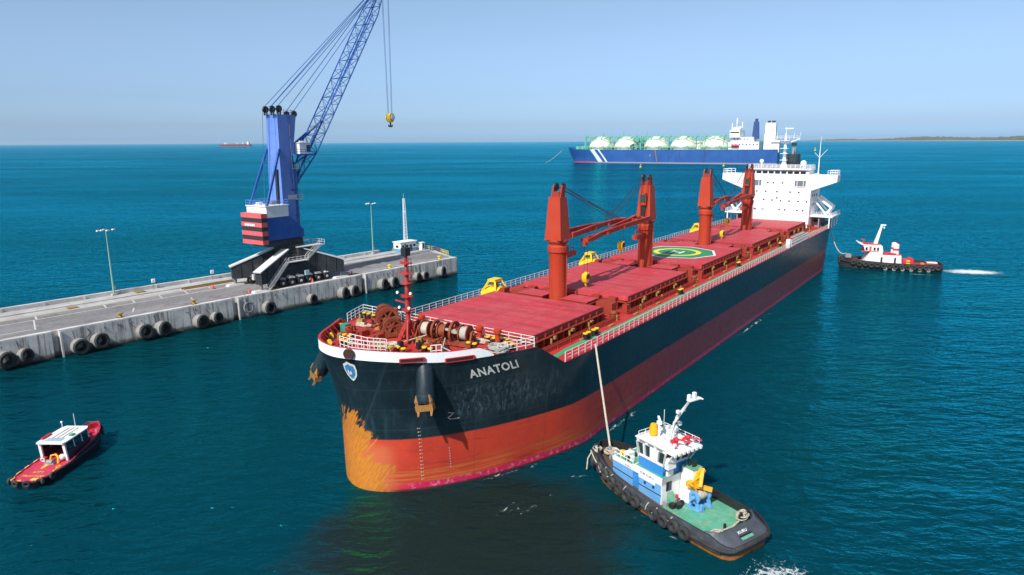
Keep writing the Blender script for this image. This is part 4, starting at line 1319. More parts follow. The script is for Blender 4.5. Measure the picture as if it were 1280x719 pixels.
    for sg in (1, -1):
        b0 = Vector(P(s + dr_ * 1.7, n0 + sg * 1.45, zb)); b1 = tip + Vector((0, sg * 0.45, 0))
        mid = b0.lerp(b1, 0.45) + Vector((0, 0, 0.12))
        mb.beam(b0, mid, 0.42, 0.7, 0, 0.42, 0.85); mb.beam(mid, b1, 0.42, 0.85, 0, 0.34, 0.5)
        mb.beam(b0 + Vector((0, 0, .37)), b0.lerp(b1, 0.98) + Vector((0, 0, .42)), 0.5, 0.05, 1)
    for f in (0.12, 0.45, 0.72, 0.97):
        a = Vector(P(s + dr_ * 1.7, n0 + 1.45, zb)).lerp(tip + Vector((0, -0.45, 0)), f); b = Vector(P(s + dr_ * 1.7, n0 - 1.45, zb)).lerp(tip + Vector((0, 0.45, 0)), f)
        mb.beam(a, b, 0.45, 0.45, 0)
    mb.box(tip + Vector((dr_ * 0.5, 0, 0.1)), (1.6, 1.3, 0.55), 0)
    mb.box(tip + Vector((dr_ * 1.1, 0, -0.4)), (0.5, 0.5, 0.9), 0)
    mb.build('jib', [M['crane_red'], M['hatch_red']], pd)
    mb = MB()
    hd_ = Vector(P(s + dr_ * 0.5, n0, 30.4))
    for y in (-0.7, 0.7):
        mb.tube([hd_ + Vector((0, y, 0)), tip + Vector((-dr_ * 2.0, y * 0.6, 0.3))], 0.055, 4); mb.tube([hd_ + Vector((0, y * 0.6, -0.2)), tip + Vector((-dr_ * 0.2, y * 0.4, 0.35))], 0.05, 4)
    hk = [17.9, 15.4, 16.6, 14.9][k]
    hp = tip + Vector((dr_ * 0.7, 0, 0))
    for y in (-0.3, 0.3): mb.tube([hp + Vector((0, y, 0)), (hp.x, hp.y + y, hk + 0.9)], 0.04, 4)
    mb.build('crane_wire', M['cable'], pd)
    mb = MB()
    mb.wedge([(hp.x - 0.55, hk + 0.8), (hp.x + 0.35, hk + 1.1), (hp.x + 0.6, hk + 0.3), (hp.x + 0.3, hk - 0.5), (hp.x - 0.3, hk - 0.5), (hp.x - 0.65, hk + 0.1)], hp.y - 0.45, hp.y + 0.45, 0)
    for y in (-0.5, 0.5): mb.lathe([(0.1, -.06), (0.42, -.05), (0.42, .05), (0.1, .06)], (hp.x, hp.y + y, hk + 0.45), (0, 1, 0), 12, 1)
    mb.tube([(hp.x, hp.y, hk - 0.4), (hp.x, hp.y, hk - 0.9), (hp.x + 0.25, hp.y, hk - 1.25), (hp.x + 0.42, hp.y, hk - 0.95)], [0.16, 0.14, 0.13, 0.06], 8, 0)
    mb.build('hook_block', [M['yellow'], M['black']], pd)

# superstructure
def superstructure():
    X0 = 164.2
    mb = MB()
    mb.box(P(X0 + 6, 0, (DK + 24.6) / 2), (12, 19.0, 24.6 - DK), 0)
    mb.box(P(X0 + 5.2, 0, 25.85), (10.4, 19.2, 2.5), 0)
    # tapering bridge wings
    for sg in (1, -1):
        ps = [(9.55, 22.6), (16.2, 25.2), (16.2, 27.1), (9.55, 27.1)]
        a = [P(X0 + 0.02, sg * n, z) for n, z in ps]; b = [P(X0 + 4.2, sg * n, z) for n, z in ps]
        ia = mb.pts(a); ib = mb.pts(b)
        mb.face(ia); mb.face(ib[::-1])
        for j in range(4): mb.face((ia[j], ib[j], ib[(j + 1) % 4], ia[(j + 1) % 4]))
    mb.box(P(X0 + 3.5, 0, 27.7), (6.6, 17.2, 1.4), 0); mb.box(P(X0 + 3.3, 0, 28.47), (7.4, 18.0, 0.16), 0)
    # lower wings, aft house
    mb.box(P(X0 + 8, 0, 15.1), (12, 31.0, 0.3), 0)
    mb.box(P(X0 + 15, 0, 13.6), (6, 20, 3.4), 0)
    for sg in (1, -1):
        for d in (2.2, 6, 10, 13.6): mb.box(P(X0 + d, sg * 14.7, (DK + 15) / 2), (0.3, 0.3, 15 - DK), 0)
        mb.box(P(X0 + 7, sg * 11.8, 13.3), (9, 0.3, 2.8), 1)
    o = mb.build('superstructure', [M['ship_white'], M['grey']], ship)
    xf = X0 - 0.02
    # wheelhouse windows, portholes, two big square windows
    for k in range(9):
        mb = MB(); n = -7.2 + k * 1.78
        mb.box(P(X0 + 0.17, n, 27.62), (0.12, 1.42, 0.78)); mb.build('bridge_window', M['glass'], o)
    for n in (-6.0, 6.5):
        mb = MB(); mb.box(P(xf - 0.02, n, 24.5), (0.1, 3.0, 1.75), 0)
        for j in (-0.85, 0.85): mb.box(P(xf - 0.09, n + j, 24.5), (0.08, 0.14, 1.75), 1)
        mb.box(P(xf - 0.09, n, 25.42), (0.14, 3.2, 0.14), 1); mb.box(P(xf - 0.09, n, 23.6), (0.14, 3.2, 0.14), 1)
        mb.build('window', [glassy('grey_glass', (0.22, 0.27, 0.31)), M['ship_white']], o)
    prt = [(-2.6, 24.6), (-1.0, 24.6), (1.6, 24.6), (-5.6, 22.0), (-3.0, 22.0), (0.2, 22.0), (3.9, 22.0), (6.3, 22.0),
           (-3.4, 19.6), (-1.0, 19.5), (1.4, 19.4), (3.8, 19.4), (6.3, 19.4), (8.6, 19.4), (-5.8, 16.8), (1.2, 16.8), (2.8, 16.8), (6.2, 16.8), (7.8, 16.8), (0.3, 20.2)]
    for n, z in prt:
        mb = MB(); mb.lathe([(0.25, 0), (0.25, 0.06), (0.0, 0.061)], P(xf + 0.01, n, z), (-1, 0, 0), 10, 0); mb.build('porthole', M['glass'], o)
    for n in (-5.9, -3.6):
        mb = MB(); mb.box(P(xf, n, 16.75), (0.08, 1.0, 0.6)); mb.build('notice', plain('pale_blue_board', (0.35, 0.5, 0.6)), o)
    for z in (15.8, 18.4, 21.0):
        for d in (3, 5.4, 8.2):
            mb = MB(); mb.box(P(X0 + d, 9.53, z), (0.7, 0.08, 0.7)); mb.build('window', M['glass'], o)
    mb = MB()
    z = 28.55
    mb.rail([P(X0 - 0.2, -8.8, z), P(X0 - 0.2, 8.8, z), P(X0 + 6.6, 8.8, z), P(X0 + 6.6, -8.8, z)], 1.15, 1.4, 3, 0.04, closed=True)
    for sg in (1, -1):
        mb.rail([P(X0 + 0.2, sg * 13.6, 27.1), P(X0 + 0.2, sg * 16.0, 27.1), P(X0 + 4.0, sg * 16.0, 27.1), P(X0 + 4.0, sg * 13.6, 27.1)], 1.25, 1.2, 2, 0.06)
        mb.rail([P(X0 + 2.1, sg * 9.7, 15.25), P(X0 + 2.1, sg * 15.3, 15.25), P(X0 + 13.8, sg * 15.3, 15.25)], 1.1, 1.4, 3, 0.045)
    mb.rail([P(X0 + 10.4, 9.3, 24.7), P(X0 + 10.4, -9.3, 24.7)], 1.1, 1.5, 3, 0.045)
    mb.build('railing', M['ship_white'], o)
    # davits, rescue boat, life rafts on the lower wings
    for sg in (1, -1):
        mb = MB()
        for d in (4.5, 9.0):
            mb.beam(P(X0 + d, sg * 10.5, 20.6), P(X0 + d, sg * 14.6, 17.6), 0.5, 0.6); mb.beam(P(X0 + d, sg * 14.6, 17.8), P(X0 + d, sg * 13.0, 15.2), 0.5, 0.5)
            mb.beam(P(X0 + d, sg * 10.0, 19.4), P(X0 + d, sg * 13.5, 15.4), 0.4, 0.4)
        mb.beam(P(X0 + 4.5, sg * 14.4, 17.6), P(X0 + 9.0, sg * 14.4, 17.6), 0.3, 0.3)
        mb.build('davit', M['ship_white'], o)
        mb = MB()
        for d in (4.2, 6.0): mb.tube([P(X0 + d, sg * 13.2, 15.9), P(X0 + d + 1.4, sg * 13.2, 15.9)], 0.5, 12)
        mb.build('life_raft', M['ship_white'], o)
    # funnel
    mb = MB()
    mb.hexa([P(X0 + 13, -2.6, 15), P(X0 + 19, -2.6, 15), P(X0 + 19, 2.6, 15), P(X0 + 13, 2.6, 15), P(X0 + 13.6, -1.9, 32.6), P(X0 + 18, -1.9, 32.6), P(X0 + 18, 1.9, 32.6), P(X0 + 13.6, 1.9, 32.6)], 0)
    for d in (14.6, 16.4): mb.tube([P(X0 + d, 0.4, 32.4), P(X0 + d + 0.2, 0.4, 34.6)], 0.4, 10, 1)
    mb.build('funnel', [plain('funnel_dark', (0.018, 0.03, 0.035)), M['grey']], o)
    # radar mast
    mx = X0 + 6.4
    mb = MB()
    mb.lathe([(1.2, 0), (0.75, 1.4), (0.5, 2.6), (0.42, 5), (0.36, 8.5), (0.2, 10.2)], P(mx, 0, 28.5), (0, 0, 1), 12)
    for z, wd in ((31.0, 1.3), (32.9, 1.4), (34.4, 1.5), (36.6, 2.2)):
        mb.box(P(mx - 0.5, 0, z), (1.8, wd * 1.5, 0.12))
    mb.beam(P(mx, -4.0, 37.2), P(mx, -0.2, 35.8), 0.3, 0.35); mb.beam(P(mx, 4.0, 37.2), P(mx, 0.2, 35.8), 0.3, 0.35)
    mb.rail([P(mx - 0.8, -3.6, 37.0), P(mx - 0.8, 3.6, 37.0)], 1.0, 1.2, 2, 0.05)
    mb.tube([P(mx, 0, 38), P(mx, 0, 40.6)], 0.08, 6); mb.box(P(mx, 0.8, 40.2), (0.12, 2.4, 0.25))
    for s_ in (-3.8, 3.8, -2.4, 2.2): mb.tube([P(mx, s_, 37), P(mx, s_ * 1.08, 39.0)], 0.06, 5)
    ms = mb.build('radar_mast', M['ship_white'], o)
    mb = MB(); mb.box(P(mx - 0.9, -2.7, 36.0), (0.3, 2.4, 0.35)); mb.box(P(mx - 0.9, 2.7, 35.6), (1.2, 1.2, 0.9)); mb.build('radar_scanner', M['black'], ms)
    for n, r in ((6.3, 0.85), (-5.6, 0.6)):
        mb = MB(); mb.cyl(P(X0 + 3, n, 28.5), 0.14, 1.2 if n > 0 else 1.8, seg=8); mb.ball(P(X0 + 3, n, 30.2 if n > 0 else 30.7), r, 14, 9); mb.build('satellite_dome', M['ship_white'], o)
    mb = MB(); q = Vector(P(X0 + 2.4, 10.6, 27.1)); mb.tube([q, q + Vector((0, 0, 5)), q + Vector((0.1, 0, 10.6))], [0.16, 0.12, 0.05], 7)
    mb.tube([q + Vector((0, 0, 4.8)), q + Vector((0, -1.9, 7.0))], 0.06, 5); mb.tube([q + Vector((0, 0, 4.8)), q + Vector((0, 1.4, 6.2))], 0.05, 5)
    mb.build('wing_mast', M['ship_white'], o)
    mb = MB()
    rr = random.Random(3)
    for k in range(14): mb.box(P(X0 + 3 + rr.uniform(0, 9), rr.uniform(9.9, 13.6), DK + 0.7), (rr.uniform(0.4, 1.4), rr.uniform(0.4, 1.2), 1.4), k % 4)
    mb.build('deck_store', [plain('store_green', (0.05, 0.16, 0.13)), M['black'], M['grey'], plain('store_blue', (0.06, 0.12, 0.25))], o)
superstructure()
# accommodation ladder
mb = MB()
a0, a1 = 123, 140
for k in range(18):
    s = a0 + k
    mb.beam(P(s, 14.75, 12.2), P(s, 14.75, 13.6), 0.12, 0.12)
for z in (12.15, 12.9, 13.6): mb.beam(P(a0, 14.75, z), P(a1, 14.75, z), 0.14, 0.14)
mb.beam(P(a0 + 3, 14.2, 13.9), P(a1 - 2, 14.2, 13.9), 1.0, 0.18, 1); mb.box(P(a0 - 0.6, 14.3, 12.9), (1.2, 0.9, 2.0))
mb.build('accommodation_ladder', [M['ship_white'], M['grey']], ship)

# foremast
mb = MB()
B0 = 14.95
mb.tube([P(8.1, 0.5, B0), P(8.1, 0.5, B0 + 5), P(8.1, 0.5, 24.9)], [0.32, 0.26, 0.19], 12)
for a in range(3):
    th = a * 2.1 + 0.4
    mb.beam(P(8.1 + 1.3 * math.cos(th), 0.5 + 1.3 * math.sin(th), B0), P(8.1, 0.5, B0 + 2.4), 0.12, 0.5)
for z, wd in ((18.4, 1.0), (20.0, 1.3), (21.5, 0.9), (22.6, 1.5), (23.8, 1.0)):
    mb.box(P(8.1, 0.5, z), (1.0, 1.0, 0.1)); mb.beam(P(8.0, 0.5 - wd * 0.8, z + 0.1), P(8.0, 0.5 + wd * 0.8, z + 0.1), 0.12, 0.12)
mb.beam(P(8.1, 0.5, 19.2), P(8.0, -1.3, 19.4), 0.1, 0.16)
for k in range(22): mb.tube([P(8.7, 0.3, B0 + 0.4 + k * 0.42), P(8.7, 0.7, B0 + 0.4 + k * 0.42)], 0.03, 4)
for n in (0.3, 0.7): mb.tube([P(8.7, n, B0), P(8.7, n, 24.3)], 0.035, 4)
fm = mb.build('foremast', M['mast_red'], ship)
for n, z in ((-0.3, 18.7), (1.2, 18.8), (-0.5, 20.4), (1.5, 20.5)):
    mb = MB(); mb.lathe([(0.08, 0), (0.18, 0.2), (0.16, 0.28), (0, 0.29)], P(7.8, n, z), (-1, 0, 0.2), 10); mb.build('deck_light', M['white'], fm)
mb = MB(); mb.box(P(8.1, 0.5, 25.1), (0.8, 0.7, 0.9)); mb.tube([P(8.1, 0.5, 25), P(8.1, 0.5, 26.0)], 0.06, 5); mb.build('mast_head_light', M['black'], fm)

# windlasses and mooring winches
def winch(s, n, ang, Rd, drums, mats, gears):
    e = Matrix.Rotation(ang, 3, 'Z'); base = Vector(P(s, n, B0 - 0.05))
    def W(x, y, z): return base + e @ Vector((x, y, z))
    ax = e @ Vector((0, 1, 0))
    mb = MB()
    L = drums[-1][1] + 0.6
    mb.box(base + e @ Vector((0, (drums[0][0] + L) / 2 - 0.3, 0.18)), (2.2, L - drums[0][0] + 0.8, 0.34), 0, ang)
    mb.tube([W(0, drums[0][0] - 0.7, 1.25), W(0, L + 0.2, 1.25)], 0.16, 8, 0)
    for y0, y1, kind in drums:
        for y in (y0, y1): mb.lathe([(0.2, -.06), (Rd, -.06), (Rd, .06), (0.2, .06)], W(0, y, 1.25), ax, 24, 0)
        mb.lathe([(Rd * 0.78, 0), (Rd * 0.82, (y1 - y0) * 0.3), (Rd * 0.8, (y1 - y0) * 0.7), (Rd * 0.76, y1 - y0)], W(0, y0, 1.25), ax, 22, kind)
    for y, r in gears:
        mb.lathe([(r * 0.72, -.12), (r, -.14), (r, .14), (r * 0.72, .12)], W(0, y, 1.25), ax, 30, 0, closed=True)
        for j in range(3):
            th = j * math.pi / 3
            d = e @ Vector((math.cos(th), 0, math.sin(th)))
            c = W(0, y, 1.25); mb.beam(c - d * r * 0.9, c + d * r * 0.9, 0.14, 0.2)
        mb.box(W(0.9, y, 0.8), (0.8, 0.35, 1.2), 0, ang)
    for y in (drums[0][0] - 0.4, L):
        mb.wedge_ = None
        mb.beam(W(-0.7, y, 0.2), W(0, y, 1.5), 0.2, 0.4); mb.beam(W(0.7, y, 0.2), W(0, y, 1.5), 0.2, 0.4)
    mb.box(W(1.2, (drums[0][0] + L) / 2, 0.7), (0.9, 1.0, 1.0), 0, ang)
    mb.lathe([(0.28, 0), (0.42, 0.1), (0.26, 0.35), (0.42, 0.62), (0.3, 0.7)], W(0, L + 0.2, 1.25), ax, 16, 0)
    return mb.build('mooring_winch', mats, ship)
winch(11.2, -6.2, R(-36), 0.95, [(-0.7, -0.1, 0), (1.5, 2.1, 0)], [M['rust_red'], M['rope'], M['rope_grey']], [(-1.3, 1.35), (0.7, 1.25), (2.6, 0.9)])
winch(10.0, 4.0, R(10), 0.95, [(-3.4, -2.4, 2), (-0.6, 0.3, 0), (1.6, 2.6, 1)], [M['rust_red'], M['rope'], M['rope_grey']], [(-1.5, 1.25), (0.9, 1.1), (3.4, 0.8)])
winch(8.6, -3.0, R(-30), 0.85, [(-0.6, 0.1, 0)], [M['rust_red'], M['rope'], M['rope_grey']], [(-1.1, 1.05)])
for y0, y1 in ((-5.4, -5.6), (-2.6, -3.0), (4.4, 5.2)):
    mb = MB(); pts = [Vector(P(9.6, y0, 15.6)).lerp(Vector(P(4.2, y1, 15.1)), j / 16) for j in range(17)]
    for j, (p, q) in enumerate(zip(pts, pts[1:])): mb.beam(p, q, 0.26 if j % 2 else 0.12, 0.12 if j % 2 else 0.26)
    mb.build('anchor_chain', M['rust_red'], ship)
    mb = MB(); mb.box(P(6.6, (y0 + y1) / 2, 15.15), (1.0, 0.9, 0.7)); mb.box(P(4.3, y1, 15.0), (0.9, 0.8, 0.5)); mb.build('chain_stopper', M['coam_red'], ship)
# rope heaps
def rope_heap(s, n, z, a, b, seed, mat, h=0.5, par=ship):
    rr = random.Random(seed); mb = MB()
    for k in range(16):
        ps = []; th = rr.uniform(0, 6.3); kx = rr.uniform(0.4, 1); ky = rr.uniform(0.4, 1)
        ox, oy = rr.uniform(-.3, .3) * a, rr.uniform(-.3, .3) * b
        for j in range(11):
            q = th + j * 0.6
            ps.append(P(s + ox + a * kx * 0.7 * math.cos(q), n + oy + b * ky * 0.7 * math.sin(q), z + 0.08 + h * (k / 16) * (1 - 0.4 * kx) + rr.uniform(0, 0.06)))
        mb.tube(ps, 0.07, 5)
    return mb.build('rope_pile', mat, par)
rope_heap(10.8, 11.3, 14.8, 1.3, 1.7, 1, M['rope_grey'], 0.9)
rope_heap(10.9, 3.2, 16.2, 0.8, 1.6, 2, M['rope'], 0.6); rope_heap(9.8, 5.6, 16.1, 0.6, 1.0, 3, M['rope'], 0.5)
rope_heap(5.6, 0.6, 14.8, 0.8, 1.2, 4, M['rope'], 0.4); rope_heap(12.3, 7.6, 14.8, 0.7, 1.6, 5, M['rope'], 0.3); rope_heap(9.6, -8.6, 14.8, 0.6, 1.4, 6, M['rope'], 0.3)
mb = MB()
mb.tube([P(9.0, 2.4, 15.6), P(7.0, 1.2, 15.2), P(4.4, 1.0, 15.2), P(2.4, 3.4, 15.5)], 0.07, 6); mb.tube([P(9.2, 5.0, 15.6), P(7.4, 6.2, 15.2), P(6.3, 9.2, 15.2)], 0.07, 6)
mb.build('mooring_line', M['rope'], ship)
# bitts
for k, (s, n) in enumerate([(3.4, 1.9), (4.0, 3.2), (9.9, 8.2), (12.2, 11.6), (13.2, 10.2), (4.2, -5.4), (7.2, -9.4), (12.6, -9.4), (12.8, -11.4), (5.8, 5.4), (12.9, 8.6), (2.2, -3.6)]):
    mb = MB(); z = zd(s) - 0.03
    mb.box(P(s, n, z + 0.06), (0.7, 1.5, 0.12), 0)
    for d in (-0.42, 0.42):
        mb.cyl(P(s, n + d, z), 0.21, 0.62, seg=10, mi=0); mb.lathe([(0.29, 0.6), (0.29, 0.72), (0, 0.73)], P(s, n + d, z), (0, 0, 1), 10, 1)
    mb.build('mooring_bitt', [M['black'], M['yellow']], ship)
for k, s in enumerate((29, 31.2, 61, 92, 124)):
    for sg in (1,) if k else (1, -1):
        mb = MB(); mb.box(P(s, sg * 12.0, DK + 0.06), (0.8, 1.5, 0.12), 0)
        for d in (-0.42, 0.42):
            mb.cyl(P(s + d, sg * 12.0, DK), 0.26, 0.8, seg=10, mi=0); mb.lathe([(0.34, 0.78), (0.34, 0.9), (0, 0.91)], P(s + d, sg * 12.0, DK), (0, 0, 1), 10, 1)
        mb.build('mooring_bitt', [M['black'], M['yellow']], ship)
for s, n, h in ((12.0, 10.2, 2.1), (12.8, -6.4, 2.0), (13.4, -2.4, 1.6), (13.2, 3.4, 1.2), (6.4, -7.6, 0.9), (13.6, 6.4, 1.5)):
    mb = MB(); mb.lathe([(0.34, 0), (0.3, 0.1), (0.3, h - 0.55), (0.46, h - 0.5), (0.46, h - 0.1), (0.3, h), (0, h + 0.02)], P(s, n, 14.77), (0, 0, 1), 14); mb.build('deck_vent', M['crane_red'], ship)
mb = MB(); mb.tube([P(3.4, -7.2, 15.2), P(3.9, -7.9, 15.2)], 0.32, 10, 0); mb.build('roller_fairlead', M['yellow'], ship)
mb = MB(); mb.tube([P(1.0, -4.6, 15.5), P(1.5, -5.2, 15.4)], 0.3, 10, 0); mb.build('roller_fairlead', M['yellow'], ship)
mb = MB(); mb.box(P(6.8, -8.6, 15.3), (0.9, 0.9, 0.9)); mb.build('deck_locker', plain('teal_box', (0.03, 0.28, 0.2)), ship)
# small fittings scattered over the forecastle
rr = random.Random(11)
for k in range(64):
    s = rr.uniform(3, 13.6); n = rr.uniform(-1, 1) * (hb(s, 14.8) - 1.4)
    mb = MB(); a, b, c = rr.uniform(0.3, 1.1), rr.uniform(0.3, 0.9), rr.uniform(0.2, 0.85)
    mb.box(P(s, n, zd(s) - 0.03 + c / 2), (a, b, c), 0, rr.uniform(0, 3), rr.uniform(0.6, 1))
    if k % 3 == 0: mb.cyl(P(s, n, zd(s) + c - 0.05), 0.14, 0.3, seg=8)
    mb.build('deck_fitting', [M['rust_red'], M['coam_red'], M['ochre'], M['rust_red'], M['black']][k % 5], ship)

# anchors in their bolsters
for sg in (1, -1):
    mb = MB()
    a, b = Vector(P(3.7, sg * 6.9, 14.9)), Vector(P(2.1, sg * 8.35, 10.9))
    d = (b - a).normalized()
    mb.lathe([(0.95, 0), (0.98, (b - a).length - 0.35), (0.8, (b - a).length), (0.55, (b - a).length - 0.1), (0.5, (b - a).length - 1.0), (0, (b - a).length - 1.0)], a, d, 22, 0)
    bo = mb.build('anchor_bolster', M['hull'], hull)
    mb = MB()
    out = Vector((-0.55, -sg * 0.8, 0)).normalized()
    out = (Matrix.Rotation(R(sg * 38), 3, d) @ out).normalized()
    side = d.cross(out).normalized()
    mb.beam(b - d * 0.6, b + d * 0.5, 0.4, 0.5)
    c = b + d * 0.25 + out * 0.15
    mb.beam(c - side * 0.95, c + side * 0.95, 0.75, 0.6)
    for q in (-0.72, 0.72):
        p0 = c + side * q
        tipp = p0 - d * 1.5 + out * 0.7
        mb.beam(p0 - d * 0.1, p0.lerp(tipp, 0.55) + out * 0.1, 0.42, 0.3, 0, 0.5, 0.28); mb.beam(p0.lerp(tipp, 0.5) + out * 0.1, tipp, 0.5, 0.28, 0, 0.08, 0.08)
        mb.beam(p0, p0 + d * 0.85 + out * 0.2, 0.4, 0.35, 0, 0.15, 0.15)
    mb.build('anchor', M['anchor_rust'], ship)

# cargo grabs stowed on the starboard deck: things of their own
for k, (s, n, sc_, lab) in enumerate([(41.2, -11.9, 1.0, 'yellow cargo grab stowed on the ship deck nearest the bow, by the first crane'),
                                      (73.2, -11.9, 1.0, 'yellow cargo grab stowed left of the second deck crane on the ship deck'),
                                      (133.0, -11.9, 0.95, 'yellow cargo grab stowed left of the third deck crane near the white bridge')]):
    q = ship.matrix_basis  # placed in the ship's frame
    a = R(90 - SH_HD)
    wx = ship.location.x + math.cos(a) * s - math.sin(a) * (-n); wy = ship.location.y + math.sin(a) * s + math.cos(a) * (-n)
    t = thing('cargo_grab', (wx, wy, DK), a, lab, 'cargo grab', 'cargo grabs stowed on the bulk carrier')
    t.scale = (sc_,) * 3
    mb = MB()
    mb.wedge([(-2.0, 0.5), (-1.6, 0.02), (1.6, 0.02), (2.0, 0.5), (1.7, 1.5), (0.5, 2.0), (-0.5, 2.0), (-1.7, 1.5)], -1.5, 1.5, 0)
    mb.box((0, 0, 1.1), (3.5, 3.3, 0.18), 0)
    mb.build('bucket', M['yellow'], t)
    mb = MB()
    for sx in (-1, 1):
        for sy in (-1, 1):
            mb.beam((sx * 1.7, sy * 1.3, 1.4), (sx * 0.85, sy * 0.6, 3.0), 0.26, 0.26)
    mb.box((0, 0, 3.1), (2.0, 1.5, 0.4)); mb.build('arm', M['yellow'], t)
    mb = MB(); mb.box((0, 0, 2.5), (0.9, 0.8, 0.9)); mb.lathe([(0.2, -.3), (0.45, -.3), (0.45, .3), (0.2, .3)], (0, 0, 2.2), (0, 1, 0), 12); mb.build('sheave_block', M['ochre'], t)
    mb = MB(); mb.box((0, 1.2, 0.5), (3.9, 0.4, 0.5)); mb.box((0, -1.2, 0.5), (3.9, 0.4, 0.5)); mb.build('cutting_lip', M['black'], t)

# ================================================================ TUGS AND BOATS
def boat_hull(par, xs, hbs, deck, top, mat_out, mat_in, zbot=-0.8, thick=0.14, flare=0.86, name='hull', deckmat=None, deckname='deck', nose_in=0.0):
    """closed outline boat: shell with bulwark and a deck sheet; xs runs stern to bow"""
    full = [(x, h) for x, h in zip(xs, hbs)]
    loop = [(x, h) for x, h in full] + [(x, -h) for x, h in full[::-1]]
    mb = MB(); rows = []
    def ring(k, zf):
        out = []
        for x, h in loop:
            z = zf(x); out.append((x * (1 if k == 1 else (0.985)) + (0 if k == 1 else 0.1), h * k, z))
        return out
    o0 = ring(flare, lambda x: zbot); o1 = ring(0.5 * (flare + 1), lambda x: 0.35); o2 = ring(1, deck); o3 = ring(1, top)
    def inset(rg, d):
        res = []
        for (x, y, z), (px_, h) in zip(rg, loop):
            L = math.hypot(x - xs[len(xs) // 2], y) or 1
            res.append((x - d * (x - xs[len(xs) // 2]) / L * 1.0, y - d * (1 if y > 0 else -1 if y < 0 else 0), z))
        return res
    i3 = inset(o3, thick); i2 = inset(ring(1, lambda x: deck(x) - 0.02), thick)
    a = mb.grid([o0, o1, o2, o3], 0, True, True)
    mb.grid([o3, i3], 1, False, True); mb.grid([i3, i2], 1, True, True)
    hl = mb.build(name, [mat_out, mat_in], par)
    mb = MB()
    n = len(full)
    mb.grid([[(x, f * max(h - 0.05, 0.01), deck(x)) for f in (-1, -.5, 0, .5, 1)] for x, h in full], 0)
    mb.build(deckname, deckmat, par)
    return hl
def out_at(xs, hbs, x): return itp(x, xs, hbs)
def tyre(par, c, axis, r=0.55, w=0.24, name='tyre_fender', mat=None, seg=18):
    mb = MB(); mb.torus(c, axis, r - w * 0.8, w, seg, 8, 0, 1.0); return mb.build(name, mat or M['rubber'], par)

def green_deck():
    t = NT('worn_green_deck')
    n1 = t.noise(t.obj, 0.6, 6, 0.65); n2 = t.noise(t.obj, 2.4, 7, 0.72); n3 = t.noise(t.obj, 1.1, 5, 0.6, stretch=(0.4, 1.6, 1))
    c = t.mix(t.step(n1, 0.36, 0.66), (0.065, 0.30, 0.19), (0.10, 0.37, 0.25))
    c = t.mix(t.mul(t.step(n2, 0.5, 0.66), 0.75), c, (0.36, 0.30, 0.13))
    c = t.mix(t.mul(t.step(n3, 0.55, 0.72), 0.6), c, (0.33, 0.40, 0.33))
    return t.set(color=c, rough=0.65)
M['green_deck'] = green_deck()
M['tug_hull'] = paint('tug_dark_grey_hull', (0.055, 0.062, 0.075), 0.5, 0.5, 0.15, 1.2, fade=(0.11, 0.12, 0.14))
def tug_hull_mat():
    t = NT('tug_hull_paint')
    z = t.sep(t.obj)[2]; n1 = t.noise(t.obj, 0.8, 6, 0.65); n2 = t.noise(t.obj, 1.0, 5, 0.6, stretch=(2, 2, 0.2))
    c = t.mix(t.step(n1, 0.35, 0.7), (0.045, 0.052, 0.064), (0.085, 0.094, 0.11))
    c = t.mix(t.mul(t.step(n2, 0.55, 0.75), 0.5), c, (0.16, 0.16, 0.17))
    lo = t.step(t.add(z, t.mul(t.sub(n1, 0.5), 0.15)), 0.36, 0.30)
    c = t.mix(lo, c, t.mix(t.step(n2, 0.4, 0.7), (0.40, 0.13, 0.015), (0.28, 0.06, 0.02)))
    return t.set(color=c, rough=0.5, normal=t.bump(n1, 0.02))
M['tug_blue'] = paint('tug_light_blue', (0.12, 0.34, 0.66), 0.5, 0.3, 0.05, 1.5, fade=(0.24, 0.44, 0.72))
M['tug_blue2'] = paint('tug_strong_blue', (0.03, 0.23, 0.58), 0.5, 0.3, 0.0, 1.5)
M['red_paint'] = paint('bright_red_paint', (0.52, 0.022, 0.03), 0.5, 0.35, 0.0, 1.5, streak=False)

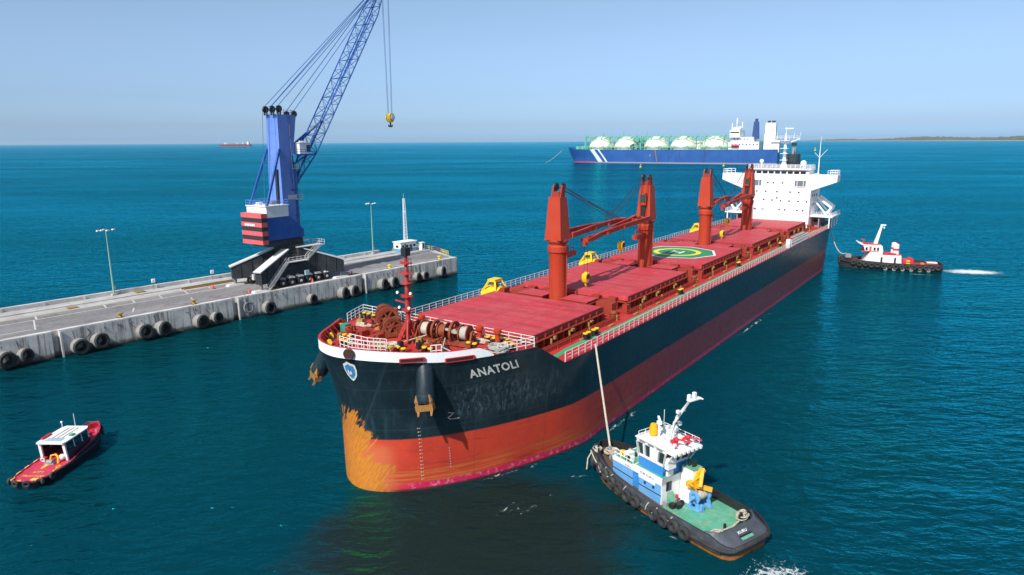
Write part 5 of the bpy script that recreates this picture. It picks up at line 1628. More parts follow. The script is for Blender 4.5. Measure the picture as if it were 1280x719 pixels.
def harbour_tug():
    t = thing('harbour_tug', (21.7, 56.0, 0), R(90 + 33.5), 'blue and white tug with green aft deck holding a line at the ship side', 'tugboat')
    xs = [0, 0.25, 0.8, 1.8, 3.5, 6, 9, 12, 14.5, 16.5, 18, 19.2, 20.1, 20.6, 20.8]
    hh = [2.3, 2.85, 3.25, 3.45, 3.55, 3.6, 3.6, 3.5, 3.3, 2.95, 2.5, 1.9, 1.2, 0.6, 0.0]
    dk = lambda x: 1.05 + (0 if x < 9 else ((x - 9) / 12) ** 1.6 * 1.35)
    tp = lambda x: dk(x) + (0.95 if x > 1.8 else 0.2 + 0.4 * max(x, 0))
    hl = boat_hull(t, xs, hh, dk, tp, tug_hull_mat(), M['black'], deckmat=M['green_deck'])
    # sloping stern bulwark with name board
    mb = MB()
    out = [(0.05, -2.35), (0.0, -1.6), (0.0, 1.6), (0.05, 2.35)]
    st_o = [(1.9, 3.42), (0.95, 3.25), (0.3, 2.8), (0.0, 2.2), (0.0, 0.0), (0.0, -2.2), (0.3, -2.8), (0.95, -3.25), (1.9, -3.42)]
    st_i = [(2.6, 3.30), (2.0, 2.9), (1.65, 2.45), (1.5, 1.9), (1.5, 0.0), (1.5, -1.9), (1.65, -2.45), (2.0, -2.9), (2.6, -3.30)]
    a = [(x, y, 1.25) for x, y in st_o]; b = [(x, y, 2.0) for x, y in st_i]; c = [(x + 0.12, y * 0.97, 2.0) for x, y in st_i]; d = [(x + 0.12, y * 0.97, 1.06) for x, y in st_i]
    mb.grid([a, b], 0); mb.grid([b, c], 0, False); mb.grid([c, d], 0)
    sb = mb.build('stern_bulwark', [M['tug_hull']], t)
    def on_slope(u, v, off=0.02):      # u to the viewer's right seen from astern, v up the slope
        k = 0.12 + v
        return (0.0 + 1.5 * k - 0.02, 0.75 - u, 1.25 + 0.75 * k + off)
    mb = MB(); put_text(mb, 'KURU', 0.42, lambda u, v: on_slope(u, 0.45 + v * 0.55, 0.03), 0, 0.15, 0.4, 1.0, width=1.25); mb.build('stern_name', M['white'], sb)
    mb = MB()
    q = [on_slope(-0.1, 0.08, 0.02), on_slope(1.5, 0.08, 0.02), on_slope(1.5, 0.24, 0.02), on_slope(-0.1, 0.24, 0.02)]
    mb.poly(q, 1); q = [on_slope(-0.15, 0.26, 0.022), on_slope(1.55, 0.26, 0.022), on_slope(1.55, 0.36, 0.022), on_slope(-0.15, 0.36, 0.022)]; mb.poly(q, 0)
    mb.build('stern_recess', [M['black'], M['green_deck']], sb)
    # rubbing strakes and tyres
    mb = MB()
    for sg in (1, -1):
        mb.tube([(x, sg * (h + 0.05), dk(x) - 0.05) for x, h in zip(xs, hh)], 0.2, 8)
        mb.tube([(x, sg * (h - 0.08), 0.62) for x, h in zip(xs[2:], hh[2:])], 0.13, 6)
    mb.tube([(0.0, 2.3, 1.08), (-0.12, 1.2, 1.08), (-0.12, -1.2, 1.08), (0.0, -2.3, 1.08)], 0.26, 10)
    mb.build('rubbing_strake', M['rubber'], t)
    for sg in (1, -1):
        for k in range(12):
            x = 4.6 + k * 1.32
            h = out_at(xs, hh, x); h2 = out_at(xs, hh, x + 0.1)
            ax = Vector((-(h2 - h) / 0.1, 1, 0)).normalized(); ax.y *= sg
            if k in (4,) : continue
            tyre(t, (x, sg * (h + 0.24), dk(x) - 0.05 + (0.05 if k % 2 else -0.05)), ax, 0.66, 0.25)
    for y, z, x, r in ((0.85, 2.2, 20.75, 0.75), (-0.85, 2.2, 20.75, 0.75), (0.0, 1.2, 20.95, 0.75), (1.6, 1.3, 20.2, 0.7), (-1.6, 1.3, 20.2, 0.7), (1.5, 2.4, 20.15, 0.6)):
        tyre(t, (x, y, z), (1, y * 0.5, 0), r, 0.28)
    rr = random.Random(21)
    for k in range(9):
        x = 4.6 + k * 1.7 + rr.uniform(-.4, .4); sg = 1 if k % 4 else -1
        h = out_at(xs, hh, x) + 0.1; q = rr.uniform(0.2, 0.9)
        mb = MB(); mb.tube([(x, sg * (h - 0.1), dk(x) + 0.72), (x + q * .5, sg * (h + 0.12), dk(x) + 0.35), (x + q, sg * (h + 0.16), dk(x) + rr.uniform(-.3, .3))], 0.05, 5); mb.build('lashing', M['rope'], t)
    mb = MB(); mb.grid([[(x, f * max(h - 0.12, 0.01), dk(x) + 0.015) for f in (-1, 0, 1)] for x, h in zip(xs, hh) if x > 8.5], 0); mb.build('fore_deck', paint('dark_brown_deck', (0.09, 0.06, 0.045), 0.7, 0.6, 0.3, streak=False, fade=(0.15, 0.13, 0.09)), t)
    # deckhouse
    mb = MB()
    zt = 3.15
    def house(x0, x1, yw, z0, z1, mi): mb.box(((x0 + x1) / 2, 0, (z0 + z1) / 2), (x1 - x0, 2 * yw, z1 - z0), mi)
    house(13.4, 16.5, 2.05, 1.0, zt, 0); house(12.5, 13.4, 1.85, 1.0, zt, 1); house(9.3, 12.5, 2.05, 1.0, zt, 0)
    house(9.26, 9.34, 2.06, 1.0, zt + 0.75, 2)
    house(13.35, 16.55, 2.08, zt, zt + 0.42, 2); house(9.26, 13.35, 2.08, zt - 0.02, zt + 0.72, 2)
    house(10.2, 12.55, 2.07, zt - 0.35, zt + 0.0, 2)
    for sg in (1, -1):
        mb.beam((9.3, sg * 2.08, 2.05), (12.5, sg * 2.08, 2.05), 0.04, 0.07, 3); mb.beam((13.4, sg * 2.08, 2.2), (16.5, sg * 2.08, 2.35), 0.04, 0.07, 3)
        for x in (10.4, 11.6): mb.lathe([(0.15, 0), (0.15, 0.05), (0, 0.051)], (x, sg * 2.06, 2.55), (0, sg, 0), 10, 3)
    dh = mb.build('deckhouse', [M['tug_blue'], M['tug_blue2'], M['white'], M['black']], t)
    mb = MB(); mb.box((13.0, 0, zt + 0.46), (6.6, 3.7, 0.06)); mb.box((11.2, 0, zt + 0.76), (3.9, 3.9, 0.05)); mb.build('boat_deck', M['green_deck'], dh)
    mb = MB(); mb.box((9.22, 1.1, 2.9), (0.06, 0.7, 0.95), 0); mb.box((9.19, 1.1, 2.9), (0.04, 0.5, 0.75), 1); mb.build('window', [M['black'], M['glass']], dh)
    mb = MB()
    put_text(mb, 'ITM KURU', 0.36, lambda u, v: (12.3 - u, 2.10, zt + 0.18 + v), 0, 0, 0.4, 1.1, width=1.9); mb.build('name_board', plain('name_dark', (0.10, 0.10, 0.12)), dh)
    mb = MB(); put_text(mb, 'KURU', 0.28, lambda u, v: (14.6 - u, 2.10, zt + 0.08 + v), 0, 0, 0.4, 1.1, width=0.9); mb.build('name_board', plain('name_dark2', (0.10, 0.10, 0.12)), dh)
    rr = random.Random(2)
    mb = MB(); mb.cyl((15.9, 1.2, zt + .45), 0.38, 0.5, seg=12); mb.build('drum', M['yellow'], dh)
    for c_, d_ in (((15.2, 0.9, zt + 0.8), (0.7, 0.9, 0.6)), ((14.4, -0.6, zt + 0.9), (1.2, 1.2, 0.8)), ((10.9, 1.2, zt + 1.1), (1.5, 0.35, 0.55)), ((9.6, 0.9, zt + 1.1), (0.7, 0.8, 0.6))):
        mb = MB(); mb.box(c_, d_); mb.build('locker', M['white'], dh)
    for k in range(9):
        mb = MB(); mb.box((rr.uniform(13.4, 16), rr.uniform(-1.6, 1.6), zt + 0.7), (rr.uniform(.2, .6), rr.uniform(.2, .6), 0.5)); mb.build('deck_box', [M['white'], M['grey'], M['black']][k % 3], dh)
    mb = MB(); mb.rail([(16.4, 1.9, zt + 0.4), (13.6, 1.9, zt + 0.4)], 0.9, 0.8, 2, 0.035, 0); mb.build('railing', M['white'], dh)
    mb = MB(); mb.torus((9.8, 1.5, zt + 1.15), (0.3, 1, 0), 0.32, 0.1, 14, 6); mb.build('lifebuoy', M['black'], dh)
    # wheelhouse with raked window frames
    mb = MB()
    zb, zw, zr = zt + 0.75, 5.15, 7.0
    x0, x1, yw = 9.5, 12.9, 1.75
    mb.hexa([(x0, -yw, zb), (x1, -yw, zb), (x1, yw, zb), (x0, yw, zb), (x0 - .05, -yw, zw), (x1 + .05, -yw, zw), (x1 + .05, yw, zw), (x0 - .05, yw, zw)], 0)
    wt = 6.55
    bx = lambda z, e: [(x0 - .05 - .35 * e, -yw - .12 * e, z), (x1 + .05 + .2 * e, -yw - .12 * e, z), (x1 + .05 + .2 * e, yw + .12 * e, z), (x0 - .05 - .35 * e, yw + .12 * e, z)]
    b0, b1 = bx(zw, 0), bx(wt, 1)
    g0 = [(x + (0.1 if x < 11 else -0.1), y * 0.95, z) for x, y, z in b0]; g1 = [(x + (0.1 if x < 11 else -0.1), y * 0.95, z) for x, y, z in b1]
    mb.hexa([(x, y, z) for x, y, z in b1] + bx(zr, 1.5), 1)
    for i in range(4):
        p0, p1, q0, q1 = [Vector(v) for v in (b0[i], b0[(i + 1) % 4], b1[i], b1[(i + 1) % 4])]
        n = 4 if i % 2 == 0 else 3
        for k in range(n + 1):
            mb.beam(p0.lerp(p1, k / n), q0.lerp(q1, k / n), 0.16 if k in (0, n) else 0.2, 0.16, 1)
        mb.beam(p0, p1, 0.1, 0.22, 1)
        if i == 2: mb.hexa([p0.lerp(p1, .5), p0.lerp(p1, .7), p0.lerp(p1, .7) + Vector((0, -.08, 0)), p0.lerp(p1, .5) + Vector((0, -.08, 0)), q0.lerp(q1, .5), q0.lerp(q1, .7), q0.lerp(q1, .7) + Vector((0, -.08, 0)), q0.lerp(q1, .5) + Vector((0, -.08, 0))], 1)
        for k in range(3):
            a_, b_ = q0.lerp(q1, 0.1 + k * 0.3), q0.lerp(q1, 0.3 + k * 0.3)
            o_ = (q0 + q1) / 2 - Vector((11.2, 0, wt)); o_.z = 0; o_ = o_.normalized() * 0.05
            mb.poly([a_ + o_ + Vector((0, 0, .1)), b_ + o_ + Vector((0, 0, .1)), b_ + o_ * 1.6 + Vector((0, 0, .32)), a_ + o_ * 1.6 + Vector((0, 0, .32))], 2)
    wh = mb.build('wheelhouse', [M['tug_blue2'], M['white'], M['grey']], t)
    mb = MB(); mb.hexa(g0 + g1); mb.build('wheelhouse_window', glassy('tug_glass', (0.03, 0.07, 0.075)), wh)
    mb = MB(); mb.box((10.6, 0, zr + 0.06), (5.3, 4.1, 0.12)); mb.rail([(12.9, 1.9, zr + .1), (12.9, -1.9, zr + .1), (8.2, -1.9, zr + .1)], 0.6, 0.9, 2, 0.03)
    mb.box((8.4, 0, zr - 0.05), (1.0, 4.2, 0.14))
    for k in range(7): mb.box((7.95, -1.8 + k * 0.6, zr - 0.12), (0.25, 0.3, 0.3))
    for y in (-1.9, 1.9): mb.beam((9.2, y * 0.92, zw), (8.1, y, zr - 0.1), 0.1, 0.1)
    mb.build('roof', M['white'], wh)
    mb = MB(); mb.lathe([(0.0, 0), (0.42, 0.15), (0.45, 0.8), (0.3, 1.3), (0.0, 1.4)], (12.2, 0.5, zr + 0.12), (0, 0, 1), 14); mb.box((12.4, 0.2, zr + 0.6), (0.5, 0.6, 0.9)); mb.build('smoke_float', M['orange_yellow'], wh)
    mb = MB(); mb.tube([(11.7, 0.2, zr + .1), (11.7, 0.2, zr + 1.75)], 0.13, 8); mb.box((11.7, 0.2, zr + 1.9), (0.22, 1.9, 0.2), 0, 0.9); mb.box((11.7, 0.2, zr + 1.65), (0.4, 0.4, 0.35)); mb.build('radar_scanner', M['white'], wh)
    mb = MB(); rr = random.Random(9)
    for k in range(12):
        mb = MB(); q_ = rr.uniform(.3, .7); mb.box((rr.uniform(9.2, 11.6), rr.uniform(-1.5, 1.2), zr + 0.1 + q_ / 2), (rr.uniform(.2, .5), rr.uniform(.2, .5), q_)); mb.build('roof_locker', M['white_worn'], wh)
    mb = MB(); mb.cyl((10.7, -1.1, zr + 0.1), 0.08, 0.7, seg=8); mb.ball((10.7, -1.1, zr + 1.0), 0.34, 12, 8); mb.build('satellite_dome', M['white'], wh)
    for y in (-1.5, -0.2, 1.3):
        mb = MB(); mb.tube([(8.6, y, zr + .1), (8.6, y, zr + .55)], 0.05, 6); mb.lathe([(0.1, -.15), (0.2, .12), (0.18, .16), (0, .17)], (8.55, y, zr + .65), (-1, 0, 0), 10); mb.build('searchlight', M['white'], wh)
    for x, y, h_ in ((12.6, -1.4, 2.4), (9.4, 1.5, 1.9), (11.2, -1.6, 1.6)):
        mb = MB(); mb.tube([(x, y, zr), (x, y, zr + h_)], 0.03, 5); mb.build('aerial', M['white'], wh)
    mb = MB(); mb.box((9.05, 1.2, zw + 0.35), (0.5, 1.1, 1.1)); mb.build('control_box', M['white'], wh)
    mb = MB()
    mb.tube([(10.0, 0, zr), (9.9, 0, zr + 2.2), (8.4, 0, zr + 4.6), (7.6, 0, zr + 5.7)], [0.16, 0.14, 0.12, 0.1], 8)
    mb.tube([(10.0, 0.4, zr + 0.5), (9.6, 0.1, zr + 3.0), (7.7, 0.2, zr + 5.6)], 0.05, 5)
    mb.beam((9.9, -0.8, zr + 1.9), (9.9, 0.9, zr + 1.9), 0.1, 0.1); mb.box((9.9, 0.9, zr + 1.95), (0.3, 0.3, 0.35)); mb.box((9.9, -0.8, zr + 1.95), (0.3, 0.3, 0.35))
    mb.beam((9.0, -0.5, zr + 3.7), (9.0, 0.5, zr + 3.7), 0.1, 0.1); mb.box((9.0, 0.5, zr + 3.8), (0.3, 0.3, 0.3))
    mb.box((7.5, 0, zr + 5.5), (0.5, 1.6, 0.12)); mb.box((7.3, -0.5, zr + 5.6), (0.9, 0.12, 0.1)); mb.box((7.6, 0.6, zr + 5.8), (0.3, 0.3, 0.5)); mb.box((7.5, 0, zr + 5.9), (0.3, 0.3, 0.6))
    mb.build('mast', M['white'], wh)
    for y, dx in ((0.55, 0.1), (-0.85, -0.15)):
        mb = MB(); c = (8.9 + dx, y, zr + .1)
        mb.cyl(c, 0.16, 0.6, seg=10); mb.ball((c[0], y, c[2] + 0.75), 0.26, 10, 7); mb.tube([(c[0] + 0.4, y, c[2] + 0.7), (c[0] - 0.5, y - 0.2, c[2] + 0.85), (c[0] - 1.3, y - 0.55, c[2] + 0.75)], [0.14, 0.1, 0.09], 8); mb.lathe([(0.28, 0), (0.28, 0.1), (0, .11)], (c[0] + 0.15, y + 0.3, c[2] + 0.55), (0, 1, 0), 10)
        mb.build('fire_monitor', M['red_paint'], wh)
    # funnel casing, winch, crane, aft gear
    mb = MB(); mb.box((8.35, -1.2, 2.9), (1.7, 1.5, 3.7), 0, 0, 0.85); mb.box((8.35, -1.2, 4.8), (1.6, 1.4, 0.1), 1); mb.tube([(8.2, -1.2, 4.7), (8.0, -1.2, 5.5)], 0.2, 10, 2); mb.tube([(8.6, -1.0, 4.7), (8.5, -1.0, 5.4)], 0.16, 10, 2)
    mb.build('funnel', [M['white'], M['green_deck'], M['black']], t)
    mb = MB()
    for y in (-1.75, -0.1):
        for x in (6.3, 7.5): mb.beam((x, y, 1.05), (6.9, y, 2.75), 0.2, 0.34)
        mb.lathe([(0.15, -.1), (0.66, -.1), (0.66, .1), (0.15, .1)], (6.9, y, 2.35), (0, 1, 0), 18)
        mb.beam((6.1, y, 1.12), (7.7, y, 1.12), 0.3, 0.2)
    mb.box((7.65, -0.95, 1.7), (0.4, 0.9, 1.3)); mb.box((6.3, -0.5, 1.35), (0.4, 0.4, 0.6)); mb.tube([(6.9, 0.0, 2.35), (6.9, 0.5, 2.35)], 0.22, 10)
    tw_ = mb.build('towing_winch', M['tug_blue'], t)
    mb = MB(); mb.lathe([(0.38, 0), (0.46, 0.4), (0.44, 1.0), (0.38, 1.4)], (6.9, -1.6, 2.35), (0, 1, 0), 16); mb.build('rope_drum', M['rope'], tw_)
    mb = MB()
    mb.cyl((7.5, -0.7, 2.6), 0.3, 1.1, seg=12); mb.beam((7.5, -0.7, 3.6), (7.2, -1.5, 4.9), 0.42, 0.5); mb.beam((7.2, -1.5, 4.9), (6.5, -0.4, 3.5), 0.34, 0.42); mb.beam((7.5, -0.6, 3.3), (6.0, -1.6, 3.1), 0.3, 0.4); mb.box((7.6, -0.2, 3.5), (0.6, 0.7, 0.5)); mb.tube([(7.7, -0.2, 3.4), (7.0, -1.0, 4.4)], 0.12, 8); mb.tube([(6.8, -0.3, 3.0), (6.9, 0.3, 3.7), (7.4, 0.4, 3.9)], 0.09, 6)
    mb.build('deck_crane', M['orange_yellow'], t)
    mb = MB(); mb.tube([(8.8, 0.35, 1.1), (8.8, 0.35, 1.9)], 0.16, 10); mb.build('fire_extinguisher', M['red_paint'], t)
    mb = MB(); rr = random.Random(4)
    mb.wedge([(8.4, 1.05), (9.2, 1.05), (9.2, 2.2)], 0.5, 1.3, 2)
    for k in range(7): mb.box((rr.uniform(7.9, 9.1), rr.uniform(0.2, 2.2), 1.3), (rr.uniform(.2, .6), rr.uniform(.2, .6), 0.5), k % 2)
    mb.build('deck_box', [M['grey'], M['black'], M['green_deck']], t)
    mb = MB()
    for y in (-2.75, -1.75): mb.tube([(2.6, y, 1.05), (2.6, y, 2.2)], 0.16, 10, 0)
    mb.tube([(2.6, -3.0, 1.85), (2.6, -1.5, 1.85)], 0.13, 10, 0)
    mb.tube([(2.7, 0.4, 1.05), (2.7, 0.4, 1.7)], 0.14, 8, 0)
    mb.build('tow_bitt', M['black'], t)
    def heap(x, y, a, b, s, m, z=1.1):
        rr = random.Random(s); mb = MB()
        for k in range(10):
            th = rr.uniform(0, 6); ox, oy = rr.uniform(-.3, .3) * a, rr.uniform(-.3, .3) * b; kk = rr.uniform(.5, 1)
            mb.tube([(x + ox + a * kk * math.cos(th + j * .6), y + oy + b * kk * math.sin(th + j * .6), z + 0.05 * k + rr.uniform(0, .08)) for j in range(11)], 0.06, 5)
        mb.build('rope_coil', m, t)
    heap(2.8, -2.3, 0.5, 0.7, 1, M['rope'], 1.5); heap(2.4, 2.2, 0.5, 0.8, 2, M['rope']); heap(19.0, 0.2, 0.7, 0.7, 3, M['rope'], 2.4); heap(19.8, 1.4, 0.5, 0.4, 7, M['rope'], 2.6)
    mb = MB(); mb.tube([(2.4, 2.4, 1.3), (2.6, 1.0, 1.25), (2.5, -0.6, 1.25), (2.7, -2.0, 1.5)], 0.09, 6); mb.tube([(20.4, 1.9, 2.6), (19.0, 2.6, 2.4), (17.8, 2.9, 1.9), (17.2, 3.2, 1.6)], 0.07, 6); mb.tube([(20.6, 1.4, 2.5), (20.9, 1.9, 1.4), (20.6, 2.3, 0.3)], 0.08, 6); mb.build('mooring_line', M['rope'], t)
    mb = MB(); mb.box((17.6, 0, 1.95), (1.2, 1.6, 0.9), 0); mb.tube([(18.2, -0.8, 2.3), (18.2, 0.8, 2.3)], 0.35, 12, 0); mb.cyl((19.3, 0, 2.0), 0.22, 1.0, seg=10); mb.build('bow_winch', [M['grey']], t)
harbour_tug()

def far_tug():
    t = thing('harbour_tug', (123.2, 192.8, 0), R(90 + 72), 'black hulled white and red tug with a tall raked mast off the ship stern', 'tugboat')
    xs = [0, 0.3, 1.0, 2.2, 5, 9, 14, 18, 21, 23.5, 25.2, 26.4, 27]
    hh = [2.4, 3.1, 3.6, 3.9, 4.1, 4.15, 4.1, 4.0, 3.7, 3.0, 2.1, 1.1, 0]
    dk = lambda x: 1.25 + (0 if x < 10 else ((x - 10) / 17) ** 1.6 * 0.9)
    tp = lambda x: dk(x) + 0.8
    blk = paint('tug_black_hull', (0.022, 0.024, 0.028), 0.55, 0.5, 0.2, 1.2, fade=(0.07, 0.07, 0.075))
    boat_hull(t, xs, hh, dk, tp, blk, blk, deckmat=M['deck_red'])
    mb = MB()
    for sg in (1, -1): mb.tube([(x, sg * (h + .08), dk(x) - 0.15) for x, h in zip(xs, hh)], 0.18, 8)
    mb.build('rubbing_strake', M['rubber'], t)
    for sg in (1, -1):
        for k in range(15):
            x = 1.6 + k * 1.55; h = out_at(xs, hh, x); h2 = out_at(xs, hh, x + .1)
            ax = Vector((-(h2 - h) / .1, 1, 0)).normalized(); ax.y *= sg
            tyre(t, (x, sg * (h + 0.28), dk(x) - 0.1 - 0.15 * (k % 2)), ax, 0.72, 0.26)
        for k in range(6):
            x = 4 + k * 2.2; h = out_at(xs, hh, x)
            tyre(t, (x, sg * (h + 0.2), 0.35), (0, 1, 0), 0.5, 0.2, mat=M['rubber_pale'])
    for y, z in ((0, 2.6), (0.9, 2.2), (-0.9, 2.2), (0, 1.4)): tyre(t, (26.7 - abs(y) * .6, y, z), (1, y * .6, 0), 0.8, 0.32)
    mb = MB()
    mb.wedge([(10.6, 1.2), (20.8, 1.4), (19.0, 4.9), (15.9, 4.9), (15.7, 4.3), (10.9, 4.1)], -2.5, 2.5, 0)
    for x in (15.9, 12.4): mb.box((x, 2.52, 2.6), (0.5, 0.06, 1.7), 1); mb.box((x, -2.52, 2.6), (0.5, 0.06, 1.7), 1)
    dh = mb.build('deckhouse', [M['white'], M['black']], t)
    mb = MB(); mb.box((13.3, 0, 4.26), (4.9, 5.2, 0.1)); mb.box((13.8, 1.9, 4.5), (3.4, 0.5, 0.35)); mb.build('boat_deck', M['red_paint'], dh)
    mb = MB()
    mb.wedge([(15.6, 4.9), (20.3, 4.9), (20.9, 6.6), (15.9, 6.6)], -2.1, 2.1, 0); mb.box((19.0, 0, 5.0), (4.6, 4.6, 0.25), 1)
    wh = mb.build('wheelhouse', [M['white'], M['red_paint']], t)
    for sg in (1, -1):
        for k, x in enumerate((17.0, 17.9, 19.0, 20.0)):
            mb = MB(); mb.box((x, sg * 2.11, 5.7), (0.55 if k != 2 else 0.6, 0.06, 0.9 if k != 2 else 1.4)); mb.build('window', M['glass'] if k != 2 else M['cw_red'], wh)
    mb = MB(); mb.wedge([(16.2, 6.6), (20.9, 6.6), (22.4, 7.4), (22.3, 7.6), (20.8, 6.9), (16.2, 6.85)], -2.2, 2.2, 0); mb.box((18.6, 0, 6.95), (4.2, 3.6, 0.2), 1); mb.build('roof', [M['white'], M['red_paint']], wh)
    mb = MB(); mb.beam((17.6, 0, 6.6), (16.3, 0, 12.4), 1.0, 1.0, 0, 0.5, 0.45); mb.box((15.9, 0, 12.5), (1.4, 0.5, 0.35)); mb.box((15.7, 0.3, 11.8), (0.3, 0.3, 0.5)); mb.build('mast', M['white'], wh)
    mb = MB(); mb.tube([(20.8, 0.8, 7.0), (20.8, 0.8, 8.0)], 0.14, 8); mb.tube([(20.4, 0.8, 8.0), (21.4, 0.8, 8.3)], 0.14, 8); mb.build('fire_monitor', M['red_paint'], wh)
    for y in (1.3, -1.3):
        mb = MB(); mb.lathe([(0.85, 0), (0.8, 1.3), (0.8, 1.31), (0.78, 1.9), (0.78, 1.91), (0.75, 3.1), (0.3, 3.3), (0, 3.3)], (12.2, y, 4.1), (0, 0, 1), 16, mis=[0, 0, 1, 0, 0, 0, 0]); mb.build('funnel', [M['white'], M['red_paint']], dh)
        mb = MB(); mb.tube([(12.0, y, 7.2), (11.6, y, 8.0)], 0.2, 8); mb.build('exhaust_pipe', M['black'], dh)
    mb = MB(); mb.box((9.0, 0, 2.2), (2.6, 3.6, 1.2), 0); mb.tube([(8.0, -1.4, 2.6), (8.0, 1.4, 2.6)], 0.7, 14, 0); mb.build('towing_winch', M['red_paint'], t)
    mb = MB(); mb.box((9.2, 3.3, 2.2), (0.9, 0.4, 1.5), 0); mb.box((9.2, 3.51, 2.5), (0.9, 0.06, 0.25), 1); mb.build('locker', [M['yellow'], M['black']], t)
    mb = MB(); mb.box((5.2, 1.4, 1.7), (0.9, 0.9, 0.9)); mb.build('deck_box', plain('orange_box', (0.7, 0.22, 0.08)), t)
    mb = MB(); mb.box((2.6, 0.6, 2.2), (2.6, 1.8, 0.2)); mb.tube([(1.6, 0.6, 1.3), (1.6, 0.6, 2.2)], 0.1, 6); mb.tube([(3.5, 0.6, 1.3), (3.5, 0.6, 2.2)], 0.1, 6); mb.build('tarpaulin', M['white_worn'], t)
    mb = MB(); mb.tube([(25.0, 0, 2.6), (25.0, 0, 3.9)], 0.3, 10); mb.box((24.4, 0, 3.2), (1.4, 2.2, 0.9)); mb.build('bow_winch', M['grey'], t)
far_tug()

def pilot_boat():
    t = thing('pilot_boat', (-53.65, 68.5, 0), R(90 - 2.0), 'small red decked pilot launch with white cabin roof alone at the lower left', 'boat')
    xs = [0, 0.2, 0.7, 1.6, 3.0, 5, 7.5, 9.5, 11, 12.2, 13.1, 13.6]
    hh = [0.9, 1.25, 1.6, 1.85, 2.0, 2.08, 2.08, 1.95, 1.65, 1.15, 0.5, 0]
    dk = lambda x: 0.85 + (0 if x < 8 else ((x - 8) / 5.6) ** 1.5 * 0.75)
    tp = lambda x: dk(x) + 0.10 + (0 if x < 5.5 else min(0.55, (x - 5.5) * 0.22))
    navy = paint('launch_navy_hull', (0.012, 0.014, 0.03), 0.45, 0.4, 0.1, 1.5, fade=(0.04, 0.03, 0.05))
    pink = paint('launch_red_deck', (0.50, 0.028, 0.07), 0.55, 0.35, 0.0, 1.5, streak=False, fade=(0.55, 0.10, 0.14))
    boat_hull(t, xs, hh, dk, tp, navy, pink, zbot=-0.5, thick=0.1, deckmat=pink)
    mb = MB()
    for sg in (1, -1): mb.tube([(x, sg * (h + .04), dk(x) - 0.02) for x, h in zip(xs, hh)], 0.1, 6)
    mb.build('rubbing_strake', M['rubber'], t)
    for x, y, ax in ((-0.15, 0.65, (1, -.2, 0)), (-0.15, -0.6, (1, .2, 0)), (0.7, -1.8, (.5, -1, 0)), (1.9, -2.05, (0, 1, 0)), (0.55, 1.65, (.6, 1, 0)), (13.5, 0.3, (1, .5, 0)), (13.2, -0.6, (1, -.8, 0)), (12.4, -1.25, (.6, -1, 0))):
        tyre(t, (x, y, dk(x) - 0.12), ax, 0.40, 0.15, seg=16)
    mb = MB()
    for k in range(7):
        x = 0.5 + k * 0.72; h = out_at(xs, hh, x)
        if k % 2 == 0: mb.box((x, h - 0.1, dk(x) + 0.15), (0.6, 0.14, 0.08))
        if k in (0, 3): mb.box((x, -h + 0.12, dk(x) + 0.15), (0.6, 0.14, 0.08))
    for x, y, a, b in ((3.9, 0.15, 0.75, 0.22), (0.75, -0.75, 0.3, 0.3), (0.35, 0.6, 0.22, 0.22)):
        mb.lathe([(a, 0), (a, 0.03), (0, 0.035)], (x, y, dk(x)), (0, 0, 1), 16)
        for i in range(len(mb.v) - 48, len(mb.v)): v = mb.v[i]; mb.v[i] = (v[0], y + (v[1] - y) * b / a, v[2])
    put_text(mb, 'PILOTOS', 0.62, lambda u, v: (1.25 + v, 1.05 - u, dk(1) + 0.012), 0, 0, 0.5, 1.0, width=2.4)
    put_text(mb, 'ATM', 0.62, lambda u, v: (2.15 + v, 0.55 - u, dk(1) + 0.012), 0, 0, 0.5, 1.0, width=1.2)
    mb.build('deck_lettering', plain('lettering_yellow', (0.80, 0.50, 0.10), 0.6), t)
    # cabin: solid low sides, open back, glazed sides, overhanging roof
    mb = MB()
    for sg in (1, -1):
        mb.box((7.4, sg * 1.5, 1.4), (4.2, 0.1, 1.1), 2)
        mb.beam((5.35, sg * 1.45, 0.9), (5.1, sg * 1.42, 3.1), 0.3, 0.22, 0)
        for x in (6.8, 8.2, 9.4): mb.beam((x, sg * 1.48, 1.9), (x - 0.1, sg * 1.42, 3.05), 0.1, 0.12, 0)
    mb.box((9.5, 0, 1.5), (0.1, 3.0, 1.3), 0); mb.box((8.9, 0, 1.2), (1.3, 2.8, 0.8), 1)
    cb = mb.build('cabin', [M['white'], plain('cabin_dark', (0.03, 0.03, 0.045)), plain('cabin_navy', (0.05, 0.025, 0.06))], t)
    mb = MB()
    for sg in (1, -1): mb.box((7.5, sg * 1.44, 2.5), (4.0, 0.04, 1.1))
    mb.box((9.55, 0, 2.55), (0.04, 2.7, 0.9)); mb.build('cabin_window', glassy('cabin_glass', (0.02, 0.03, 0.07)), cb)
    mb = MB()
    mb.prism([(4.75, -1.55), (5.1, -1.68), (9.2, -1.6), (9.75, -1.3), (9.75, 1.3), (9.2, 1.6), (5.1, 1.68), (4.75, 1.55)], 3.1, 3.24, 0)
    for y in (-0.55, 0.0, 0.55): mb.box((7.5, y, 3.27), (3.2, 0.08, 0.06), 1)
    mb.box((5.7, 0, 3.26), (0.9, 1.9, 0.05), 2)
    mb.build('roof', [M['white'], M['grey'], plain('pale_blue_panel', (0.35, 0.48, 0.58))], cb)
    mb = MB(); mb.box((6.4, 1.45, 3.35), (1.5, 0.25, 0.22)); mb.build('light_bar', M['red_paint'], cb)
    mb = MB(); mb.box((7.0, -1.2, 3.32), (0.6, 0.4, 0.18)); mb.build('roof_hatch', M['green'], cb)
    mb = MB(); mb.tube([(8.6, -0.6, 3.2), (8.6, -0.55, 5.3)], 0.035, 5); mb.tube([(8.0, 0.6, 3.2), (8.0, 0.6, 4.4)], 0.04, 5); mb.ball((8.0, 0.6, 4.45), 0.14, 8, 6); mb.build('aerial', M['white'], cb)
